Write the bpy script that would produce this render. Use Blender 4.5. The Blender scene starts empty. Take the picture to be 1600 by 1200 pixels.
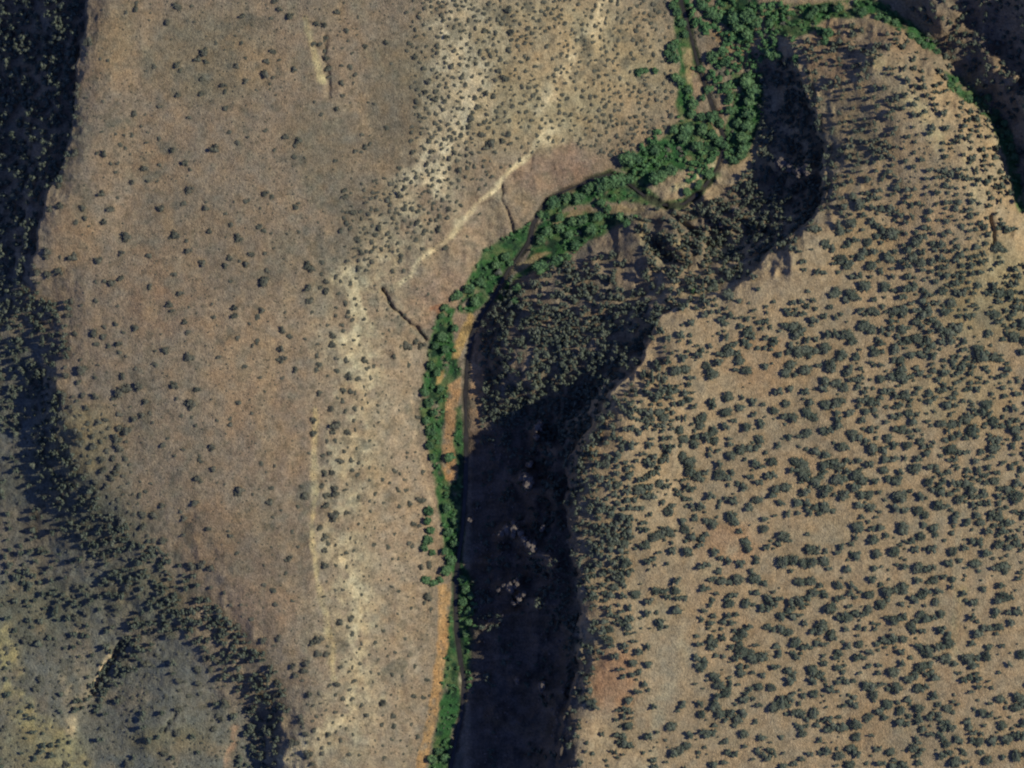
import bpy, math, random
import numpy as np
from mathutils import Vector

# ---------------------------------------------------------------- scene units: the survey is 1600 x 1200 samples, half a metre each
S = 0.5
SUN_EL, SUN_AZ = math.radians(36), math.radians(9)      # azimuth counted from +x (east) towards +y (north)
REF_Z = 80 * S

sc = bpy.context.scene
cam_d = bpy.data.cameras.new("camera")
cam = bpy.data.objects.new("camera", cam_d)
sc.collection.objects.link(cam)
CAM_H = 6000.0
cam.location = (0, 0, REF_Z + CAM_H)
cam_d.sensor_fit = 'HORIZONTAL'
cam_d.sensor_width = 36
cam_d.lens = 36 * CAM_H / (1600 * S)
cam_d.clip_start = 10
cam_d.clip_end = 60000
sc.camera = cam

w = bpy.data.worlds.new("World")
sc.world = w
w.use_nodes = True
nt = w.node_tree
sky = nt.nodes.new('ShaderNodeTexSky')
sky.sky_type = 'NISHITA'
sky.sun_disc = False
sky.sun_elevation = SUN_EL
sky.sun_rotation = math.pi / 2 - SUN_AZ
sky.altitude = 1700
sky.air_density = 1.0
sky.dust_density = 0.3
sky.ozone_density = 4.0
bg = nt.nodes['Background']
blue = nt.nodes.new('ShaderNodeMix'); blue.data_type = 'RGBA'; blue.blend_type = 'MULTIPLY'; blue.inputs['Factor'].default_value = 1
blue.inputs['B'].default_value = (0.88, 0.84, 1.32, 1)          # sky light tinted bluer, for navy shadows
nt.links.new(sky.outputs[0], blue.inputs['A'])
nt.links.new(blue.outputs['Result'], bg.inputs[0])
bg.inputs[1].default_value = 0.088

sun_d = bpy.data.lights.new("sun", 'SUN')
sun_d.energy = 4.7
sun_d.angle = math.radians(0.5)
sun_d.color = (1.0, 0.93, 0.80)
sun = bpy.data.objects.new("sun", sun_d)
sun.rotation_euler = Vector((-math.cos(SUN_EL) * math.cos(SUN_AZ), -math.cos(SUN_EL) * math.sin(SUN_AZ), -math.sin(SUN_EL))).to_track_quat('-Z', 'Y').to_euler()
sc.collection.objects.link(sun)

sc.view_settings.view_transform = 'Standard'
sc.view_settings.look = 'None'
sc.view_settings.exposure = 0.0
sc.view_settings.gamma = 1.0
sc.view_settings.use_curve_mapping = False
sc.render.engine = 'CYCLES'
sc.cycles.max_bounces = 4
sc.cycles.diffuse_bounces = 1
sc.cycles.filter_width = 2.1
sc.cycles.use_denoising = True
# ---------------------------------------------------------------- surveyed plants
# "x0 y0 : x y r, x y r ..."  quarter-pixel offsets of each plant from the corner of its survey square
JUNIPERS = """
800 300:1330 830 30,1430 840 22,1490 900 30,1480 960 28,1530 975 25,1110 900 18,1110 940 22,1180 990 22,1240 960 18,1350 1000 34,1070 1030 30,1000 1005 14,950 970 20,970 910 20,1040 935 12,1420 1050 36,1285 1060 34,1220 1090 26,1080 1105 34,1020 1120 28,1465 1110 36,1570 1090 34,1390 1110 18,1250 1140 36,900 1070 28,820 1140 36,690 1150 26,1500 740 18,1530 605 14,1400 790 12,1240 750 20,1200 770 26,1350 640 34,1260 600 30,1290 750 14,1330 730 14,1410 680 16,1580 720 16,1560 850 20,1580 910 20
1200 300:400 30 18,690 40 20,570 80 34,470 90 20,520 30 26,620 10 24,650 100 28,760 110 30,880 30 24,1210 130 18,1100 70 24,1040 80 18,1180 60 18,890 160 20,990 180 14,520 200 34,430 210 30,290 235 26,320 235 20,240 240 16,450 250 30,580 240 16,640 180 24,670 210 24,1490 235 34,1540 230 24,770 260 40,540 300 26,620 310 32,350 330 38,400 355 22,150 350 20,185 375 14,265 365 16,960 280 30,920 320 34,1080 325 24,1250 290 24,1290 350 26,1430 350 36,1140 375 16,860 360 26,790 370 24,740 400 36,760 420 26,650 375 30,600 380 20,460 420 36,500 440 34,570 410 24,490 460 24,900 410 26,950 450 28,960 490 24,860 465 34,700 495 28,640 465 30,770 530 28,430 510 18,565 525 22,340 510 28,300 500 18,220 490 18,210 440 18,600 590 34,720 590 34,900 570 20,960 620 24,1050 695 20,960 685 24,830 655 28,1080 620 30,1140 690 28,1210 630 24,1270 640 22,520 640 34,545 665 28,660 670 26,720 660 16,420 630 34,200 690 24,270 680 20,150 690 24,30 690 14,210 760 24,285 800 22,290 730 20,350 775 28,420 790 26,450 760 20,570 745 26,640 745 30,670 755 26,600 770 20,780 740 34,840 740 36,830 770 24,960 770 34,920 810 30,1000 750 22,1050 830 26,1100 750 26,1130 880 36,1180 850 34,1230 780 28,1270 770 26,1440 640 34,1500 640 30,1400 620 26,1550 680 30,1410 770 30,1440 810 28,1500 790 24,1530 830 20,1580 820 24,1370 890 30,1460 920 26,1530 910 34,1590 930 26,1330 1020 42,1400 1030 36,1300 980 30,1580 1000 24,100 830 28,160 840 30,190 870 34,170 900 24,30 920 34,360 890 30,420 890 26,480 890 34,520 930 26,290 920 24,240 930 20,590 840 32,640 860 34,700 860 26,760 850 20,830 860 28,870 850 24,680 920 28,700 950 24,660 1010 30,710 1000 24,780 970 26,860 930 26,920 920 30,990 920 28,960 960 16,60 1015 20,120 1000 22,190 1000 34,240 990 30,290 990 34,350 980 34,455 1025 32,545 1030 28,570 985 16,880 1020 28,960 1030 26,820 1050 30,780 1050 18,1020 1020 24,650 1085 18,700 1085 20,140 1080 34,110 1130 36,160 1140 24,230 1110 34,310 1080 26,380 1090 34,350 1180 34,420 1190 26,490 1130 30,580 1160 20,700 1170 28,760 1160 30,820 1140 34,880 1150 26,840 1100 24,920 1100 22,1000 1150 24,1100 1130 22,1210 1100 24,1270 1090 24
800 600:770 40 18,850 55 24,940 40 34,980 80 24,1060 120 24,1130 135 32,1350 80 30,1430 85 22,1500 105 20,1240 110 28,1250 140 24,1420 150 24,1510 185 26,1560 130 22,680 150 26,600 135 30,790 170 26,860 170 30,920 180 26,950 210 32,940 260 24,1075 215 22,1190 210 34,1180 260 26,1340 180 34,1380 230 28,1330 260 26,1460 270 34,830 270 20,675 225 12,620 265 24,560 265 26,560 215 24,620 330 24,550 345 20,500 335 20,1050 290 26,1070 340 32,1140 320 28,1140 375 26,1250 300 32,1260 345 28,1220 350 20,1360 340 24,1540 340 28,745 380 24,980 410 24,660 435 28,580 435 14,470 400 22,1240 410 26,1280 420 22,1060 445 30,1110 490 32,1370 440 34,1420 410 30,1470 395 34,1530 400 24,1110 540 34,1150 570 32,1210 550 32,1180 590 24,1290 500 26,1300 560 34,1350 590 26,1490 580 34,1370 550 24,1440 640 36,1410 620 26,1520 490 22,1560 520 18,1590 570 20,840 480 34,870 500 28,930 480 18,710 490 20,590 500 28,660 515 18,770 475 20,910 525 14,720 580 22,740 560 18,790 600 20,660 630 26,720 635 22,800 650 34,770 670 22,860 640 24,920 620 30,960 640 24,880 700 28,840 690 22,1090 640 26,1130 660 20,1110 720 24,1070 710 20,1240 700 34,1380 730 28,1330 710 20,1530 720 32,1480 770 26,1180 760 24,1120 760 20,980 790 30,1000 760 24,940 740 20,740 830 30,690 820 24,640 770 20,540 650 14,480 630 22,400 610 28,860 810 20,1140 830 30,1060 850 24,1080 900 26,1370 820 34,1400 860 22,1250 870 34,1210 850 24,1580 840 30,1570 900 26,1420 915 20,1430 975 16,1470 1020 26,1210 940 28,1120 950 30,1170 1005 18,1180 960 20,980 920 30,930 930 26,830 910 28,890 950 28,840 1000 26,950 970 16,800 1000 26,730 910 20,650 890 22,590 910 24,1000 1040 26,1100 1040 38,910 1050 16,850 1100 30,880 1085 24,1185 1135 32,1350 1100 24,1300 1080 22,1260 1050 22,1430 1110 24,1490 1160 24,1290 1165 20,710 1115 34,740 1160 16,600 1080 26,520 1100 20,420 1110 28,620 1160 22,500 1150 24,620 990 30,700 990 26,560 990 18
1200 600:60 380 32,30 485 30,30 565 30,340 30 34,470 20 28,230 50 30,130 30 28,60 40 28,720 50 32,790 70 22,850 65 26,930 20 24,1000 110 34,1110 130 32,1060 30 22,1300 30 26,1360 130 30,1330 170 24,30 170 30,110 120 26,150 210 30,90 200 22,240 170 34,280 210 30,250 110 24,350 130 28,430 110 26,460 110 20,430 180 24,430 260 32,340 290 32,380 295 20,240 300 28,190 320 28,120 330 24,580 100 34,640 110 26,600 170 34,660 160 22,580 230 30,700 90 24,790 140 30,770 200 22,730 235 26,870 180 28,930 190 22,1080 240 42,1140 250 30,990 235 20,830 280 34,790 280 22,880 290 22,1230 230 26,1180 310 30,1270 290 34,1290 330 24,1340 270 20,1400 230 26,1500 240 26,1540 290 32,1590 260 22,520 300 26,640 280 22,600 350 28,670 340 22,740 330 26,450 385 36,490 390 24,290 420 28,360 440 24,190 390 16,640 410 32,710 410 34,780 380 28,860 380 28,940 360 26,1000 390 22,1100 350 24,1140 410 28,1230 430 26,1400 400 38,1430 350 28,1320 420 30,1520 380 26,1590 430 18,720 470 30,790 460 28,850 460 24,930 460 22,160 480 34,210 500 30,140 540 26,220 570 34,340 510 32,410 495 34,460 500 24,520 490 20,620 500 24,910 520 40,1000 515 30,1040 510 20,1110 550 28,1240 540 34,1310 540 32,1270 580 22,1510 520 18,290 605 28,430 595 38,550 570 36,590 600 30,540 640 24,720 540 30,740 590 30,800 600 34,820 550 22,660 600 20,990 605 30,1180 620 28,1260 660 28,1070 670 32,110 640 30,40 660 26,20 690 22,230 670 28,350 660 34,300 630 18,470 690 36,410 690 20,570 690 28,620 690 26,680 670 20,820 700 36,890 670 22,940 700 34,180 730 34,240 740 30,80 740 22,1060 750 30,1180 720 26,1400 600 38,1350 620 28,1480 650 40,1550 620 34,1540 700 36,1370 740 28,1430 740 24,1310 740 24,350 770 34,290 770 20,120 810 34,185 805 24,570 760 28,630 770 26,690 790 20,790 770 30,850 780 24,930 780 26,970 820 26,670 830 20,1590 800 24,1160 840 28,1230 860 32,1430 820 32,1500 860 34,1400 880 26,1320 860 26,1460 920 28,560 895 34,640 900 20,830 890 30,850 920 20,960 880 28,1030 900 34,1040 940 26,1140 930 24,100 950 34,70 940 24,130 980 22,240 930 22,730 940 26,650 970 32,540 960 18,510 990 24,450 1010 28,430 1050 22,890 980 34,910 1030 34,950 950 26,1320 980 32,1090 970 20,1020 1020 32,670 1060 28,780 1040 38,540 1070 40,260 1030 28,1150 1045 28,1360 1050 24,1430 1000 26,1490 1020 30,1550 990 28,80 1110 34,150 1090 32,210 1110 26,270 1110 32,340 1100 30,490 1150 34,650 1145 22,840 1130 30,930 1140 32,980 1150 24,1120 1120 28,1190 1100 28,1290 1120 28,1470 1130 34,1410 1140 24
800 900:640 65 26,700 60 20,900 90 28,950 90 28,770 115 28,690 120 26,610 120 20,1020 90 26,1040 130 28,1080 135 22,970 125 18,1030 25 24,850 155 24,1310 30 26,1350 35 20,1410 15 28,1520 15 30,1570 40 22,1520 100 28,1590 130 26,1230 175 24,1200 205 18,1360 170 26,1460 160 28,1500 170 20,1550 190 34,1590 200 26,1025 205 24,840 225 28,905 225 16,690 210 18,610 190 28,740 260 20,725 305 24,670 275 22,915 285 28,920 320 22,960 310 14,805 255 12,805 315 12,860 315 14,500 330 40,560 330 34,610 320 26,600 390 28,450 430 28,490 460 32,550 465 30,530 510 16,640 495 22,845 435 22,790 465 30,755 540 28,845 545 20,680 570 26,690 615 26,750 610 22,795 595 22,780 715 26,725 770 26,710 820 24,655 830 18,740 840 14,650 890 22,690 870 16,730 925 26,690 990 28,650 980 16,700 1035 34,740 1050 26,665 1030 20,645 1090 20,560 980 16,845 985 24,1000 930 30,1110 980 30,1050 1080 34,1090 1050 26,1010 1100 22,1215 975 36,1260 970 22,1190 960 22,890 1180 28,1440 975 26,1340 1020 24,1260 1160 28,1320 1160 22,1455 1050 24,1560 1000 30,1345 1085 18,1570 1110 20,1265 920 20,1410 890 30,1330 890 26,1520 905 22,1370 290 26,1480 310 22,1440 350 32,1250 410 32,1310 370 28,1365 435 20,1430 460 32,1500 500 36,1560 500 34,1400 505 22,1320 495 20,1590 310 32,1150 505 34,1180 560 32,1140 660 20,1210 640 14,1270 620 36,1290 670 28,1350 630 20,1430 600 28,1500 600 22,1280 740 34,1270 800 30,1330 730 26,1480 700 28,1540 680 26,1170 790 36,1060 795 22,1180 855 26,1300 850 28,1360 850 28,1440 850 34,1440 770 24,1390 790 18,1500 760 20,1540 800 20,1520 420 20,440 770 26,500 780 28,520 810 22,480 700 20,400 715 26,360 940 20,420 940 14,350 1045 22,470 1030 14,500 1100 14
1200 900:640 15 24,930 15 30,1030 15 26,1140 15 20,190 30 34,260 30 28,320 50 28,430 50 26,520 55 20,280 100 28,350 120 22,510 100 24,620 115 30,60 130 34,40 170 24,140 160 24,190 145 28,240 130 20,390 200 34,420 140 24,500 180 24,740 90 30,780 85 24,830 70 34,700 165 28,740 140 24,680 190 22,820 170 28,900 140 28,950 110 28,980 90 20,1040 150 26,1060 85 22,1140 60 26,1330 80 30,1280 155 34,1260 250 40,1440 50 30,1470 120 34,1430 150 22,1510 130 24,1410 220 30,1490 220 26,1550 220 24,75 245 24,190 240 30,220 290 22,440 255 24,490 250 30,540 230 22,590 240 22,620 200 26,790 270 44,740 250 22,840 250 24,950 235 26,975 265 24,1070 230 26,1030 250 18,30 320 30,80 320 30,130 340 26,330 310 34,270 340 32,310 350 22,390 360 28,650 290 24,480 330 22,560 320 22,600 320 18,660 320 20,890 310 28,960 330 26,900 340 20,1080 330 32,1110 360 20,1370 320 22,1430 310 26,1420 350 20,1300 360 28,1260 410 32,1120 410 34,50 430 26,60 480 26,165 410 32,220 430 26,300 410 30,350 420 24,400 380 22,490 430 28,560 420 30,710 390 24,830 390 26,780 400 20,620 470 28,600 500 18,820 470 34,930 430 28,990 460 34,1050 440 28,1100 510 32,1240 510 34,1290 500 36,1280 550 28,1350 490 26,1370 440 24,1450 430 18,1500 540 28,1570 480 28,170 500 28,150 470 20,430 470 26,420 500 24,340 490 18,540 510 18,40 560 32,120 590 36,160 610 28,140 650 34,270 580 34,320 610 26,270 650 26,340 640 20,430 570 36,460 590 20,340 540 20,560 600 18,690 550 18,680 600 18,775 595 38,950 560 40,910 590 20,1000 560 24,870 630 26,920 620 18,1035 625 24,1210 640 24,1260 620 20,1300 635 26,1430 600 18,1370 650 16,20 690 26,480 650 24,430 650 20,640 680 34,700 670 28,600 690 20,740 700 22,800 690 34,930 690 32,980 680 24,380 700 34,280 730 28,150 730 28,210 740 22,650 740 28,1025 740 24,1260 720 24,1440 760 30,1380 790 18,1550 750 36,1540 810 32,1590 790 26,80 780 34,30 810 30,120 800 22,530 800 26,470 800 18,740 790 34,800 780 22,860 765 20,930 820 28,820 830 28,1110 820 26,1060 800 20,1170 795 18,1280 820 18,1330 840 26,200 850 28,280 850 32,150 850 20,370 880 32,430 870 24,540 915 34,620 870 28,720 870 26,810 900 32,860 910 20,1060 880 28,1100 900 20,1240 900 22,1370 860 28,1450 920 34,1590 910 26,170 920 22,360 950 26,410 930 26,460 940 24,210 980 30,75 1000 18,240 930 12,550 990 26,640 990 24,320 1020 22,1000 980 22,1060 980 28,1140 930 28,1170 1010 26,1100 1040 26,1260 1015 28,1310 1020 26,1390 1020 34,1480 1010 40,1540 980 34,1590 990 28,895 1065 46,520 1065 30,550 1100 28,690 1070 16,760 1095 26,255 1100 26,360 1085 24,320 1095 18,440 1110 26,200 1130 26,630 1110 14,30 1100 20,1080 1110 28,1160 1155 44,1360 1140 32,1450 1120 24,1540 1110 38,1590 1100 28,500 1165 28,700 1160 32,760 1180 28,840 1170 30,90 1180 24,1220 1150 22
"""
BUSHES = """
0 0:1115 45 30,1050 145 24,855 60 20,860 20 14,795 85 14,1200 40 12,680 380 14,1120 600 20,1190 735 16,840 715 22,910 720 10,1000 670 16,1345 935 32,1160 1020 24,1195 1065 14,905 1055 28,1000 1030 14,740 1025 14,695 1025 14,725 1080 14,830 1140 20,930 1135 14,985 1135 12,1190 1180 26,610 960 14,655 965 24,755 905 16,790 930 12,820 965 10,645 825 14,715 790 12,885 790 12,730 840 12,780 845 12,830 850 14,925 830 10,1000 865 18,915 895 14,1080 940 20,650 635 10,480 670 20,505 775 18,505 35 26,500 95 16,510 150 20,520 190 16,560 260 30,540 275 22,460 240 22,470 415 18,480 590 26,490 540 24,540 615 12,445 755 22,470 860 16,410 925 30,475 960 28,405 1045 20,370 1160 22,420 1005 10,550 345 10,635 370 10,1280 330 30,1240 375 24,1290 390 20,1110 410 22,1130 440 16,970 420 18,1270 500 20,1400 535 22,1410 580 18,1540 510 20,1480 415 20,1470 225 12,1355 275 14,1515 270 14,1520 105 20,1540 365 12,1410 680 18,1260 590 20,1440 830 16,1490 890 18,1555 860 12,920 445 10
400 0:150 60 20,215 105 26,510 80 20,380 150 22,430 160 20,570 190 18,430 240 24,400 280 20,365 275 18,430 320 18,440 365 22,455 430 26,465 480 16,95 115 14,110 325 22,240 435 24,70 390 22,60 465 30,110 485 14,145 380 14,685 290 20,815 265 20,600 335 14,1000 230 16,950 320 14,995 355 20,845 400 14,535 520 20,540 600 18,505 680 20,410 720 18,535 410 14,590 415 18,625 465 14,190 860 22,270 880 26,245 910 14,240 980 18,305 985 10,495 1005 16,715 895 18,680 920 20,660 840 14,710 850 10,620 945 18,660 950 14,820 800 16,745 650 12,700 640 10,60 820 16,115 940 14,120 10 22,555 1190 20,1080 510 22,1150 530 14,1060 575 20,1220 415 18,1375 400 14,1325 410 14,1190 230 22,1160 95 16,1430 190 20,1430 85 14,1510 125 16,1240 165 16,1300 190 12,1500 200 18,1580 60 26,1595 200 26,1580 310 22,1560 490 28,1520 440 20,1500 500 18,1420 515 14,1400 460 12,1350 480 14,1450 310 14,1470 350 18,1530 370 18,1120 620 22,1005 635 20,1150 660 12,1060 735 18,1120 770 18,1215 805 16,1210 850 18,1225 875 14,1280 850 18,1080 885 18,1130 885 12,1315 885 14,980 950 20,1100 945 22,1160 930 14,1070 1025 20,1240 950 20,1210 990 20,900 1050 14,1000 1110 18,970 1140 14,1080 1095 14,1140 1060 12,1100 1120 18,1270 1060 24,1320 1050 16,1390 670 24,1500 690 18,1440 710 16,1430 760 18,1340 740 26,1330 790 20,1480 600 22,1440 580 20,1410 840 28,1470 890 34,1440 920 24,1540 880 20,1580 840 18,1390 950 16,1560 930 12,840 1150 18,930 1175 20,880 1165 14,1350 1120 14,1160 1170 10
0 300:380 90 28,310 105 22,520 105 22,535 165 20,695 110 28,640 15 24,735 35 14,1010 105 24,480 195 16,655 190 22,560 215 10,790 285 34,765 380 22,1100 265 30,1070 280 14,1315 245 20,1170 310 16,1180 370 28,1290 105 22,1155 70 20,1290 65 10,1540 60 20,1185 0 20,1465 60 10,1415 135 14,1450 205 16,1490 290 30,935 395 20,1270 445 28,1410 460 22,1440 410 22,1540 450 22,1500 435 12,1575 390 24,1095 515 20,620 430 26,460 410 32,430 415 14,380 410 12,300 370 28,290 405 22,215 380 24,150 370 26,215 465 16,370 495 30,300 515 26,235 505 24,180 515 14,210 560 10,600 560 12,655 555 14,695 570 26,760 540 22,720 565 14,940 600 20,1130 635 26,1065 705 26,1075 745 18,1185 720 10,1160 810 22,850 850 24,1180 875 18,730 830 18,655 840 16,590 885 30,645 905 20,610 950 18,685 965 18,745 950 26,750 1005 18,790 1025 12,780 880 14,470 885 22,1010 890 10,1035 990 28,975 995 12,1185 1035 34,1365 1035 20,1490 910 18,1470 725 22,1470 775 26,1340 785 16,1560 820 14,1330 700 14,1440 560 16,615 1080 12,520 1115 40,850 1105 14,340 1165 22,410 1150 24,490 1190 20,450 690 18,510 710 12,430 770 24,600 680 18,740 715 12,1535 1090 18,1580 965 14,1080 1190 14,980 1080 20,770 1150 24
400 300:60 10 24,105 30 18,30 100 12,250 100 20,270 70 12,20 220 20,50 240 18,100 260 12,270 250 14,195 260 10,540 120 12,610 130 22,560 30 24,565 195 20,530 245 20,550 160 14,770 225 22,705 255 12,750 270 20,820 260 18,640 300 24,620 290 16,740 345 18,720 370 18,810 335 12,660 380 22,690 370 16,570 430 16,560 340 12,640 475 24,625 540 16,560 475 12,590 575 16,870 130 12,930 100 24,975 100 18,1010 190 22,930 180 14,1090 170 16,1205 105 22,1140 230 26,1055 240 20,1040 260 14,1000 300 18,960 350 14,1040 355 18,1090 290 14,910 395 20,900 430 16,850 490 16,920 490 18,1180 350 20,1315 270 14,1400 130 14,900 20 26,820 50 20,60 560 34,40 550 20,55 385 14,70 490 16,320 460 30,350 480 26,415 440 20,410 510 14,440 560 24,440 620 28,400 600 16,330 600 26,500 535 18,530 560 12,340 680 24,320 690 16,40 740 22,15 780 20,185 750 12,350 750 14,165 865 26,210 900 20,10 930 18,160 980 24,170 1040 30,140 1050 16,380 1020 18,400 1080 20,250 1110 22,380 1110 18,165 1165 14,30 1160 16,500 770 12,500 720 12,540 830 18,545 870 18,480 900 26,480 950 28,560 690 20,680 730 12,580 750 16,570 780 14,600 800 14,470 880 14,385 950 14,510 1120 18,580 1150 28,560 1050 20,500 1040 16,670 1050 22,690 1060 14,690 1105 18,730 1090 14,640 1165 20,710 1160 16,610 770 12,930 960 34,990 930 26,1030 960 30,960 970 22,900 960 14,950 1080 20,1075 635 14,1080 1020 12
0 600:870 15 30,1095 10 28,1235 35 26,1200 125 34,1170 120 18,915 110 24,1110 90 14,1495 120 18,1575 185 14,1360 230 14,1440 220 14,1440 255 18,1225 260 12,1140 200 14,1200 205 14,940 180 14,890 195 22,840 220 24,960 240 12,820 140 12,745 190 20,1330 395 24,1250 475 18,1250 450 10,1155 410 16,1025 380 18,1050 340 12,1340 530 22,1240 595 24,1260 610 14,945 620 14,1095 450 12,1500 665 34,1480 680 20,1580 685 14,875 690 20,910 670 14,1015 760 22,1225 745 24,960 820 30,890 820 28,840 815 14,1155 840 22,1130 800 14,1305 905 22,895 890 26,1150 945 18,1020 980 28,960 975 20,1200 1140 34,1260 1130 30,1320 1150 24,1440 950 20,1480 1060 18,1430 920 12,750 50 40,800 30 28,710 90 20,400 70 30,520 70 24,600 80 26,390 195 34,365 215 16,540 150 22,480 105 14,620 240 26,670 225 20,550 250 20,640 185 10,790 285 36,750 275 24,680 280 16,730 345 34,630 355 20,580 325 22,500 320 26,500 370 28,590 395 30,750 405 30,670 415 20,795 360 12,640 470 24,710 465 24,785 470 20,560 490 20,740 520 24,650 540 28,700 590 26,720 560 24,490 510 16,540 570 20,600 615 22,670 640 24,540 650 16,610 675 24,740 720 18,680 700 16,760 850 34,470 290 24,360 285 20,380 350 24,440 390 14
0 900:690 50 24,465 75 22,285 140 20,450 130 18,560 90 16,790 80 26,720 200 32,420 215 20,530 235 24,640 285 18,475 310 18,460 265 24,50 125 16,20 180 20,720 250 18,840 235 14,840 110 18,910 110 14,970 80 16,150 410 32,180 400 16,375 540 16,415 530 10,490 430 16,150 600 18,355 610 14,235 655 26,210 715 26,275 745 10,120 670 14,315 830 12,475 600 12,445 710 16,320 770 14,100 515 12,20 465 16,40 550 16,30 490 16,760 520 28,970 500 16,1110 490 12,910 560 26,880 550 20,950 570 14,915 630 16,1275 520 24,1230 595 26,1310 590 24,1350 540 22,1110 665 22,1150 665 14,1230 675 20,1115 725 16,1240 745 16,1170 760 16,1030 765 14,815 770 14,745 775 24,880 830 14,795 910 14,760 880 10,830 850 16,620 965 14,710 985 12,780 985 12,1110 845 26,1060 920 20,1400 810 34,1350 885 18,1380 905 22,1330 965 22,1020 1125 26,1000 970 24,1100 990 30,1010 465 12,1485 315 26,1440 180 12,1505 180 12,1400 100 16,1570 270 16,1320 70 14,940 350 22,1060 380 34,900 1140 10,415 960 10,415 1010 12,260 920 12,90 465 10,45 345 10,400 1190 26,530 1190 20,790 1190 28,20 1160 10,10 970 24
400 600:360 225 24,355 305 26,395 55 22,470 155 22,500 260 38,480 300 22,545 40 22,590 45 18,620 60 14,510 90 14,540 110 18,560 165 18,615 150 18,660 155 14,610 225 16,570 300 24,620 290 14,735 260 12,765 240 10,330 430 12,705 355 16,445 355 16,495 350 14,415 450 18,455 435 18,550 425 14,530 485 26,590 475 20,640 495 12,665 510 10,600 540 18,630 570 16,430 555 24,475 555 22,860 545 20,895 560 14,940 430 12,940 460 12,990 430 10,705 605 12,790 600 14,835 620 14,410 640 18,490 650 24,565 625 12,550 665 18,430 700 22,500 690 26,450 690 18,440 760 26,640 710 14,705 735 12,740 745 10,740 690 16,790 745 12,880 665 22,930 670 16,920 600 14,890 770 16,955 755 22,1020 730 24,1040 730 18,1040 550 20,490 825 34,565 805 22,480 850 22,640 880 12,300 700 30,100 650 20,90 740 24,75 735 12,290 640 16,160 790 12,105 830 12,225 920 16,265 770 14,740 905 10,860 945 12,730 1010 18,825 1025 18,950 1000 16,970 1020 16,620 995 10,560 1055 16,535 1070 12,500 1135 14,565 1140 16,850 1100 12,885 1100 12,980 880 24,1020 890 16,1005 210 20,430 960 26,450 1000 20,430 1040 22,430 1130 26,400 900 24,35 500 16,120 510 12,190 1180 14,210 1090 24,185 1100 14,265 1020 12,50 1130 10,1030 1150 22,1080 1140 26
400 900:110 95 20,55 55 14,155 60 8,225 155 14,120 175 16,360 185 8,140 390 24,115 435 12,380 405 34,350 420 22,405 390 20,385 490 28,440 490 22,445 440 10,50 405 26,230 565 26,310 545 26,300 595 26,245 620 22,130 660 22,290 655 12,330 740 24,395 740 14,400 800 12,360 810 14,320 805 12,130 750 28,455 690 16,510 680 22,525 575 16,600 580 14,575 605 14,605 665 20,645 550 14,645 460 12,660 430 14,600 370 18,640 380 8,570 320 16,590 270 26,520 290 26,750 320 12,795 350 16,745 420 16,870 485 16,880 240 12,890 100 20,840 70 14,660 120 14,965 210 12,1070 140 30,1090 215 16,1050 180 16,930 400 14,950 510 12,820 510 12,715 605 14,850 620 18,910 635 12,990 570 14,1060 660 20,980 760 20,1040 770 18,1080 760 10,665 705 10,580 715 14,660 810 18,790 800 26,540 770 20,600 770 18,490 855 18,690 880 18,855 880 24,860 950 20,780 940 16,965 940 12,1010 1020 20,840 1030 14,900 1040 14,740 1035 10,790 1070 12,795 1145 18,745 1110 10,580 1120 18,640 1125 12,530 1035 16,455 1050 16,410 1075 14,605 1000 14,525 945 10,480 920 14,450 995 22,275 880 20,375 880 12,280 910 24,290 945 14,350 910 12,360 970 20,310 990 24,220 1050 28,250 1050 18,320 1045 14,320 1120 34,410 1110 18,350 1180 22,410 870 10
"""
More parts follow.
